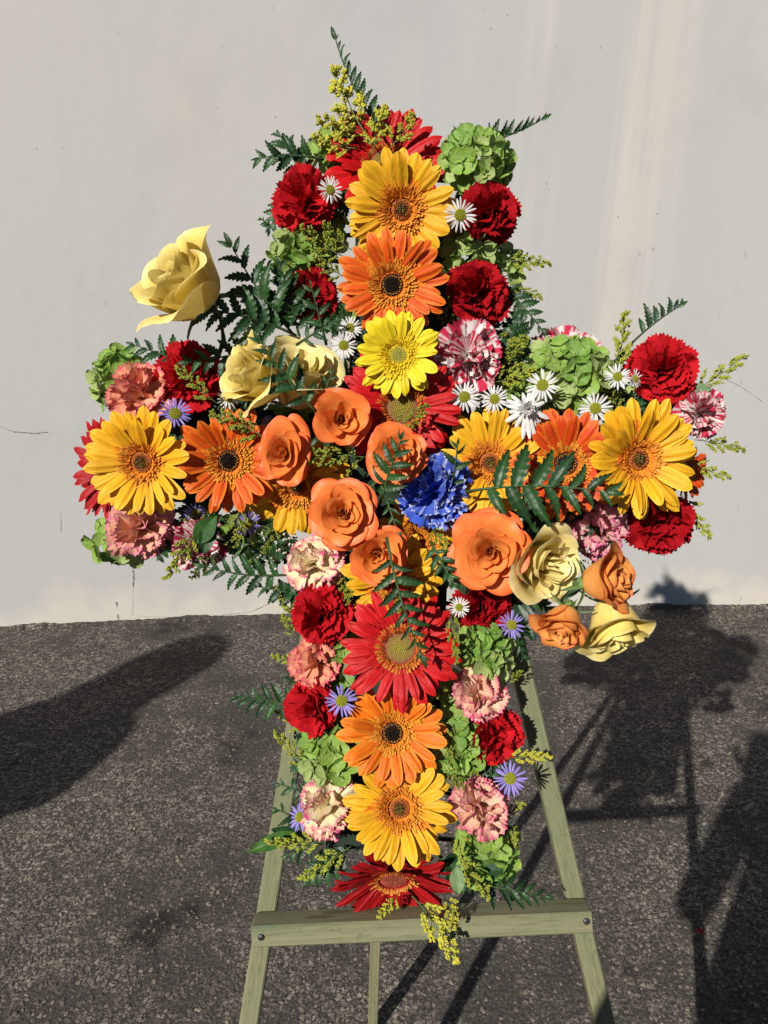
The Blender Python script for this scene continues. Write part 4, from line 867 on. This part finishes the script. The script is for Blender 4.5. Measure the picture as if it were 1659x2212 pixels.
SL = [
 ('yellow', 800, 300, -.01, 722, 165, -.01, 'tallest yellow goldenrod plume at the top of the cross', 1.0),
 ('yellow', 790, 290, -.01, 692, 262, -.01, 'yellow goldenrod branch pointing left beneath the tallest plume', 1.0),
 ('yellow', 770, 320, -.01, 682, 300, -.02, 'lowest yellow goldenrod branch at top left above hydrangea florets', .9),
 ('yellow', 845, 320, .02, 890, 252, .02, 'yellow goldenrod lying on the petals of the topmost red gerbera', 1.1),
 ('yellow', 800, 330, .02, 830, 240, .0, 'yellow goldenrod behind the fern stem at the top', .9),
 ('yellow', 960, 330, -.02, 1000, 285, -.02, 'small yellow goldenrod tuft by the top right hydrangea', 1.0),
 ('bud', 755, 560, .0, 655, 500, .01, 'olive goldenrod sprig with closed buds over the upper left hydrangea', 1.0),
 ('bud', 760, 540, -.005, 700, 488, .0, 'olive goldenrod sprig just left of the highest golden gerbera', 1.1),
 ('bud', 750, 600, -.01, 680, 560, .0, 'olive goldenrod sprig above the dark red carnation at left', 1.0),
 ('lime', 1085, 565, -.03, 1182, 566, -.02, 'lime goldenrod sprig pointing right beside the dark red carnations', .8),
 ('bud', 1085, 610, -.04, 1165, 642, -.03, 'thin goldenrod sprig drooping right below the lime one', .6),
 ('bud', 1070, 830, -.02, 1130, 735, -.02, 'olive goldenrod between striped carnation and tall hydrangea', 1.1),
 ('lime', 1060, 830, -.01, 1150, 800, .0, 'lime goldenrod over the white asters on the right arm', .9),
 ('lime', 1325, 830, -.01, 1350, 685, -.01, 'upright goldenrod spike left of the bright red carnation', .7),
 ('lime', 1500, 850, -.03, 1602, 772, -.02, 'goldenrod spike pointing up right at the right end', .7),
 ('lime', 1500, 950, -.03, 1602, 968, -.03, 'goldenrod sprig drooping right below the small striped carnation', .7),
 ('lime', 1490, 1005, -.03, 1572, 1028, -.03, 'goldenrod tip at the right end beside the rusty red petals', .8),
 ('lime', 1470, 1070, -.03, 1530, 1155, -.03, 'goldenrod sprig hanging down at the right end of the arm', .8),
 ('bud', 578, 945, .03, 465, 895, .03, 'olive goldenrod sprig lying over the deep orange gerbera', .85),
 ('bud', 800, 985, .01, 668, 990, .03, 'olive goldenrod sprig in the gap between the orange roses', .95),
 ('bud', 850, 930, .03, 920, 880, .03, 'goldenrod tip on the yellow eye of the half covered red gerbera', .9),
 ('lime', 425, 1140, -.01, 365, 1245, .0, 'goldenrod sprig hanging below the left arm by the striped carnation', .75),
 ('bud', 520, 1090, -.01, 510, 1175, .0, 'goldenrod sprig hanging under the deep orange gerbera', .9),
 ('bud', 470, 1195, -.03, 415, 1245, -.03, 'small goldenrod sprig under the striped carnation', .9),
 ('lime', 650, 1355, -.03, 598, 1275, -.03, 'goldenrod sprig left of the red carnation under the left arm', .8),
 ('lime', 660, 1440, -.03, 592, 1418, -.03, 'goldenrod sprig pointing left beside the coral carnation', .8),
 ('lime', 665, 1580, -.03, 597, 1535, -.03, 'goldenrod sprig over the asphalt left of the lower red carnation', .8),
 ('lime', 670, 1660, -.03, 597, 1588, -.03, 'goldenrod sprig crossing the left easel leg above the hydrangea', .7),
 ('lime', 640, 1380, -.03, 612, 1330, -.03, 'short goldenrod tuft at the left edge of the stem', 1.0),
 ('lime', 715, 1815, -.01, 585, 1822, .0, 'long goldenrod sprig pointing left below the cream carnation', .6),
 ('lime', 760, 1830, -.01, 655, 1893, .0, 'goldenrod sprig hanging left of the lowest red gerbera', .7),
 ('yellow', 890, 1935, -.01, 985, 2062, .0, 'yellow goldenrod hanging over the crossbar at the bottom', .75),
 ('yellow', 960, 1930, -.02, 985, 2000, .0, 'yellow goldenrod tuft resting on the crossbar under the red petals', 1.0),
 ('yellow', 860, 1930, -.02, 822, 1980, -.01, 'small yellow goldenrod tuft at the left under the lowest red gerbera', 1.0),
 ('lime', 990, 1850, .0, 1052, 1935, .0, 'lime goldenrod sprig over the lowest hydrangea', .85),
 ('lime', 985, 1790, .0, 1005, 1870, .0, 'lime goldenrod sprig right of the lowest golden gerbera', .9),
 ('yellow', 1090, 1640, -.01, 1182, 1632, .01, 'yellow goldenrod sprig pointing at the right easel leg', .6),
 ('lime', 1070, 1770, -.03, 1128, 1735, -.03, 'goldenrod tuft below the lower right purple aster', .9),
 ('bud', 975, 1310, .03, 985, 1425, .03, 'goldenrod sprig hanging beside the fern over the big red gerbera', .5),
 ('bud', 862, 1265, .03, 862, 1320, .035, 'small goldenrod tip on the hanging golden gerbera', .8),
 ('bud', 745, 1230, -.01, 750, 1300, .0, 'goldenrod sprig between cream carnation and golden petals', .9),
 ('bud', 930, 1130, .01, 965, 1190, .02, 'goldenrod sprig under the blue carnation', .9),
 ('bud', 470, 870, .03, 385, 800, .03, 'goldenrod sprig lying on the left red carnation', .65),
 ('bud', 960, 1660, .0, 1000, 1700, .01, 'goldenrod tuft under the right hydrangea near the light orange gerbera', 1.2),
 ('bud', 955, 1560, .0, 975, 1640, .012, 'goldenrod spike over the right hydrangea near the light orange gerbera', .6),
 ('bud', 910, 1510, -.01, 960, 1490, .0, 'goldenrod bits under the lower petals of the big red gerbera', .9),
 ('bud', 1340, 900, -.02, 1310, 830, -.01, 'olive goldenrod behind the white asters by the golden gerbera', 1.0),
 ('bud', 1090, 1480, -.03, 1125, 1450, -.03, 'small goldenrod tuft right of the pink and cream carnation', .9)]
SL += [
 ('bud', 960, 720, -.03, 975, 640, -.03, 'olive goldenrod right of the uppermost orange gerbera', 1.1),
 ('bud', 1100, 700, -.04, 1100, 780, -.03, 'olive goldenrod right of the striped carnation by the spotted fern', 1.2),
 ('bud', 1180, 920, -.02, 1120, 880, -.02, 'olive goldenrod below the white asters over the golden gerbera', 1.0),
 ('bud', 470, 1110, -.03, 400, 1120, -.02, 'olive goldenrod under the left golden gerbera', 1.1),
 ('bud', 600, 1130, -.03, 570, 1190, -.03, 'olive goldenrod under the drooping golden gerbera', 1.1),
 ('lime', 950, 1580, -.03, 930, 1520, -.02, 'lime goldenrod between the big red and the light orange gerbera', 1.0),
 ('lime', 770, 1560, -.03, 735, 1590, -.02, 'lime goldenrod left of the light orange gerbera', 1.0),
 ('bud', 985, 1640, -.02, 1030, 1670, -.01, 'olive goldenrod above the lower pink carnation', 1.1),
 ('lime', 1100, 1850, -.03, 1110, 1790, -.03, 'lime goldenrod at the right edge of the lowest hydrangea', 1.0),
 ('bud', 720, 1270, -.03, 765, 1320, -.02, 'olive goldenrod between red carnation and hanging golden gerbera', 1.0)]
for s_ in SL: sprig(*s_)

# ------------------------------------------------------------------ baby's breath and single leaves
def babys_breath(x, y, s, e, label):
    P = at(x, y, e); M = frame(P, facing(P, 0, 0), s * px(P)); g = thing('babys_breath', label, "baby's breath", M, "baby's breath sprays"); st, bl = [], []
    for k in range(26):
        d = Vector((random.uniform(-1, 1), random.uniform(-1, 1), random.uniform(-.2, .6))); st.append(tube([(0, .3, -.3), d * .5 + Vector((0, 0, -.05)), d], [.012, .010, .006], 4, (.16, .2, .09)))
        for j in range(3): bl.append(blob(d + Vector((random.uniform(-.1, .1), random.uniform(-.1, .1), 0)), (random.uniform(-1, 1), random.uniform(-1, 1), 1), .07, .06, (.7, .68, .6), None, 5))
    a = join(st); b = join(bl); part('stems', mesh('stems', a[0], a[1], M_GREEN, a[2]), g, kind='stuff'); part('blossoms', mesh('blossoms', b[0], b[1], M_FLORET, b[2]), g, kind='stuff')
babys_breath(600, 1190, 40, -.03, "dry baby's breath spray left of the cream carnation")
babys_breath(1228, 1180, 44, -.03, "dry baby's breath spray above the pale yellow rose at right")
def leaf(x0, y0, e0, x1, y1, e1, w, col, label, tilt=0.0, bend=.15):
    A, B = at(x0, y0, e0), at(x1, y1, e1); L = (B - A).length; X = (B - A).normalized(); nn = facing(A, 0, .2 + tilt); Z = (nn - X * nn.dot(X)).normalized(); Y = Z.cross(X)
    M = Matrix.Translation(A) @ Matrix((X, Y, Z)).transposed().to_4x4() @ Matrix.Scale(L, 4)
    g = thing('loose_leaf', label, 'leaf', M, 'single broad leaves')
    V, F = grid(7, 12, lambda u, v: (v, u * w * math.sin(math.pi * min(1, v * .97 + .02)) ** .75 * (1.1 - .35 * v), .10 * abs(u) * w * 3 + bend * 4 * v * (1 - v) * .4 + .01 * math.sin(v * 30) * abs(u)))
    part('blade', mesh('blade', V, F, M_FERN, [col] * len(V)), g)
    V, F, C = tube([(v / 6, 0, bend * 4 * v / 6 * (1 - v / 6) * .4 + .002) for v in range(6)], [.014, .012, .010, .008, .006, .004], 5, mixv(col, (.2, .3, .1), .4)); part('midrib', mesh('midrib', V, F, M_GREEN, C), g)
for l_ in [
 (640, 1800, -.02, 535, 1842, -.01, .16, (.05, .14, .02), 'long smooth green leaf pointing left over the easel leg'),
 (660, 1815, -.03, 585, 1792, -.02, .22, (.02, .07, .02), 'dark glossy leaf above the long smooth leaf'),
 (425, 1170, .0, 470, 1110, .01, .30, (.05, .15, .03), 'bright green leaf below the left golden gerbera'),
 (440, 1195, .0, 462, 1105, .0, .22, (.025, .09, .025), 'dark toothed leaf beside the bright green leaf'),
 (1115, 1300, -.02, 1155, 1385, -.01, .28, (.02, .06, .025), 'dark rose leaf below the pale yellow rose at right'),
 (1200, 1290, .0, 1270, 1250, .01, .25, (.03, .06, .03), 'dark leaf on the stem of the light orange roses'),
 (985, 1190, .0, 960, 1250, .02, .3, (.02, .06, .025), 'round dark leaf left of the largest orange rose'),
 (1010, 1280, .0, 975, 1240, .02, .2, (.12, .2, .09), 'grey green sepal leaf under the largest orange rose'),
 (1040, 1880, -.02, 1100, 1880, -.02, .22, (.02, .07, .02), 'dark leaf above the spotted fern at lower right'),
 (985, 1870, .0, 990, 1930, .0, .3, (.22, .32, .14), 'pale green leaf right of the lowest red gerbera'),
 (1480, 850, -.02, 1535, 840, -.02, .3, (.2, .3, .16), 'pale green leaf behind the small striped carnation'),
 (745, 1460, -.01, 790, 1420, .0, .3, (.28, .38, .2), 'pale leaf on the left of the big red gerbera')]: leaf(*l_)

# ------------------------------------------------------------------ the two people behind the camera whose shadows fall into view
def body(name, joints, bones, mat, parent):
    idx = {k: i for i, k in enumerate(joints)}
    me = bpy.data.meshes.new(name); me.from_pydata([tuple(joints[k][0]) for k in joints], [(idx[a], idx[b]) for a, b in bones], []); me.materials.append(mat)
    o = bpy.data.objects.new(name, me); COL.objects.link(o); o.parent = parent
    sk = o.modifiers.new('skin', 'SKIN'); sk.use_smooth_shade = True
    for k, i in idx.items():
        r = joints[k][1]; me.skin_vertices[0].data[i].radius = r if isinstance(r, tuple) else (r, r); me.skin_vertices[0].data[i].use_root = (i == 0)
    s = o.modifiers.new('sub', 'SUBSURF'); s.levels = 1; s.render_levels = 1
    return o
def head(parent, c, fwd, hair_long):
    fwd = Vector((fwd[0], fwd[1], 0)).normalized(); V, F = [], []
    def f(u, v):
        a = (u + 1) * math.pi; b = v * math.pi; x, y, z = math.sin(b) * math.cos(a), math.sin(b) * math.sin(a), math.cos(b)
        nose = .022 * math.exp(-((y / .16) ** 2) - ((z + .12) / .2) ** 2) if x > 0 else 0; eye = -.008 * math.exp(-((abs(y) - .35) / .14) ** 2 - ((z - .05) / .12) ** 2) if x > 0 else 0
        return (x * (.095 - .012 * max(0, -z)) + nose + eye, y * (.073 - .016 * max(0, -z)), z * .118)
    V, F = grid(33, 22, f); M = T(*c) @ Matrix((fwd, Vector((0, 0, 1)).cross(fwd), Vector((0, 0, 1)))).transposed().to_4x4()
    h = part('head', mesh('head', V, F, M_SKIN), parent, M)
    for s in (-1, 1):
        V2, F2, C2 = blob((.0, s * .075, -.005), (0, .1 * s, 1), .032, .014, (1, 1, 1)); part('ear', mesh('ear', V2, F2, M_SKIN), h)
    def g(u, v):
        a = (u + 1) * math.pi; b = v * math.pi * (.62); x, y, z = math.sin(b) * math.cos(a), math.sin(b) * math.sin(a), math.cos(b); k = 1.65 if hair_long else 1.1
        drop = (.20 if hair_long else .0) * max(0, v - .7) / .3 * (1 if x < .35 else 0)
        return (x * .098 * k - (.05 if hair_long else .012) - (.012 if x > 0 else 0), y * .078 * k, z * .12 * (1.3 if hair_long else k) + .008 - drop + (.06 * v * v if x > .3 else 0))
    V, F = grid(33, 14, g); part('hair', mesh('hair', V, F, M_HAIR), h)
def hand(parent, wrist, d, up, curl=.5):
    d = Vector(d).normalized(); up = Vector(up); side = d.cross(up).normalized(); up = side.cross(d)
    def P(a, b, c): return Vector(wrist) + d * a + side * b + up * c
    J = {'w': (P(0, 0, 0), .022), 'p': (P(.05, 0, 0), (.03, .016)), 'p2': (P(.085, 0, 0), (.034, .014))}; B = [('w', 'p'), ('p', 'p2')]
    for i, (s, L) in enumerate(((-.03, .058), (-.01, .07), (.011, .066), (.03, .05))):
        J[f'a{i}'] = (P(.098, s, 0), .009); J[f'b{i}'] = (P(.098 + L * .55, s * 1.1, -L * .3 * curl), .0085); J[f'c{i}'] = (P(.098 + L * .8, s * 1.1, -L * .95 * curl), .0075); B += [('p2', f'a{i}'), (f'a{i}', f'b{i}'), (f'b{i}', f'c{i}')]
    J['t1'] = (P(.04, -.04, -.01), .012); J['t2'] = (P(.07, -.06, -.02), .0095); J['t3'] = (P(.095, -.065, -.03), .008); B += [('p', 't1'), ('t1', 't2'), ('t2', 't3')]
    body('hand', J, B, M_SKIN, parent)
def person(label, hip, sh, neck, hd, knees, feet, elbows, wrists, fwd, hair_long, top, hip_w=.11, sh_w=.17, bulk=1.0):
    p = thing('person', label, 'person'); side = Vector((-fwd[1], fwd[0], 0)).normalized(); hip, sh, neck, hd = map(Vector, (hip, sh, neck, hd))
    J = {'hip': (hip, (.135 * bulk, .105 * bulk)), 'waist': ((hip * .55 + sh * .45), (.125 * bulk, .105 * bulk)), 'chest': (hip * .2 + sh * .8, (.145 * bulk, .11 * bulk)), 'sh': (sh, (.10, .085)), 'neck': (neck, .055), 'jaw': (hd + Vector((0, 0, -.06)), .055)}
    B = [('hip', 'waist'), ('waist', 'chest'), ('chest', 'sh'), ('sh', 'neck'), ('neck', 'jaw')]
    for s, i in ((1, 0), (-1, 1)):
        J[f's{i}'] = (sh + side * s * sh_w + Vector((0, 0, -.02)), .062); J[f'e{i}'] = (Vector(elbows[i]), .043); J[f'w{i}'] = (Vector(wrists[i]), .028)
        J[f'h{i}'] = (hip + side * s * hip_w * .8 + Vector((0, 0, -.08)), .098); J[f'k{i}'] = (Vector(knees[i]), .06); J[f'a{i}'] = (Vector(feet[i]) + Vector((0, 0, .09)), .042); J[f'f{i}'] = (Vector(feet[i]) + Vector((fwd[0], fwd[1], 0)) * .16 + Vector((0, 0, .035)), .035)
        B += [('sh', f's{i}'), (f's{i}', f'e{i}'), (f'e{i}', f'w{i}'), ('hip', f'h{i}'), (f'h{i}', f'k{i}'), (f'k{i}', f'a{i}'), (f'a{i}', f'f{i}')]
    body('clothed_body', J, B, top, p); head(p, hd, fwd, hair_long)
    for i in (0, 1):
        d = Vector(wrists[i]) - Vector(elbows[i]); hand(p, wrists[i], d, Vector((0, 0, 1)) if abs(d.normalized().z) < .8 else Vector(fwd) if len(fwd) == 3 else Vector((fwd[0], fwd[1], 0)))
    return p
# photographer: right behind the phone, left elbow thrown out
person('photographer in dark clothes standing behind the camera and holding up a phone', (-.09, -.42, .92), (-.08, -.42, 1.38), (-.07, -.41, 1.46), (-.06, -.37, 1.59), ((-.20, -.40, .5), (.04, -.40, .5)), ((-.21, -.44, 0), (.05, -.44, 0)),
       ((-.265, -.29, 1.0), (.20, -.26, 1.10)), ((-.105, -.11, 1.19), (.085, -.12, 1.19)), (0, 1, 0), False, M_CLOTH, bulk=1.25)
V, F, M = beam((-.075, -.03, H), (.075, -.03, H), .008, .072, Vector((0, 0, 1)))
thing('phone', 'dark phone held up by the photographer', 'phone', M, me=mesh('phone', V, F, M_PHONE, smooth=False))
# bystander at the left, turned sideways to the sun
s2 = Vector((SUN.x, SUN.y, 0)).normalized(); sd2 = Vector((s2.y, -s2.x, 0)); B0 = Vector((-2.03, -.2, 0))
def off(a, b, z): return B0 + sd2 * a + s2 * b + Vector((0, 0, z))
person('bystander in dark clothes with bushy hair standing to the left of the photographer', off(.08, 0, .9), off(-.06, 0, 1.30), off(-.09, 0, 1.38), off(-.10, 0, 1.51), (off(-.12, .02, .48), off(.14, .02, .48)), (off(-.14, 0, 0), off(.16, 0, 0)),
       (off(-.30, .02, 1.05), off(.15, .03, 1.14)), (off(-.2, .2, .95), off(.06, .2, 1.05)), (s2.x, s2.y, 0), True, M_CLOTH, bulk=1.3, sh_w=.15)
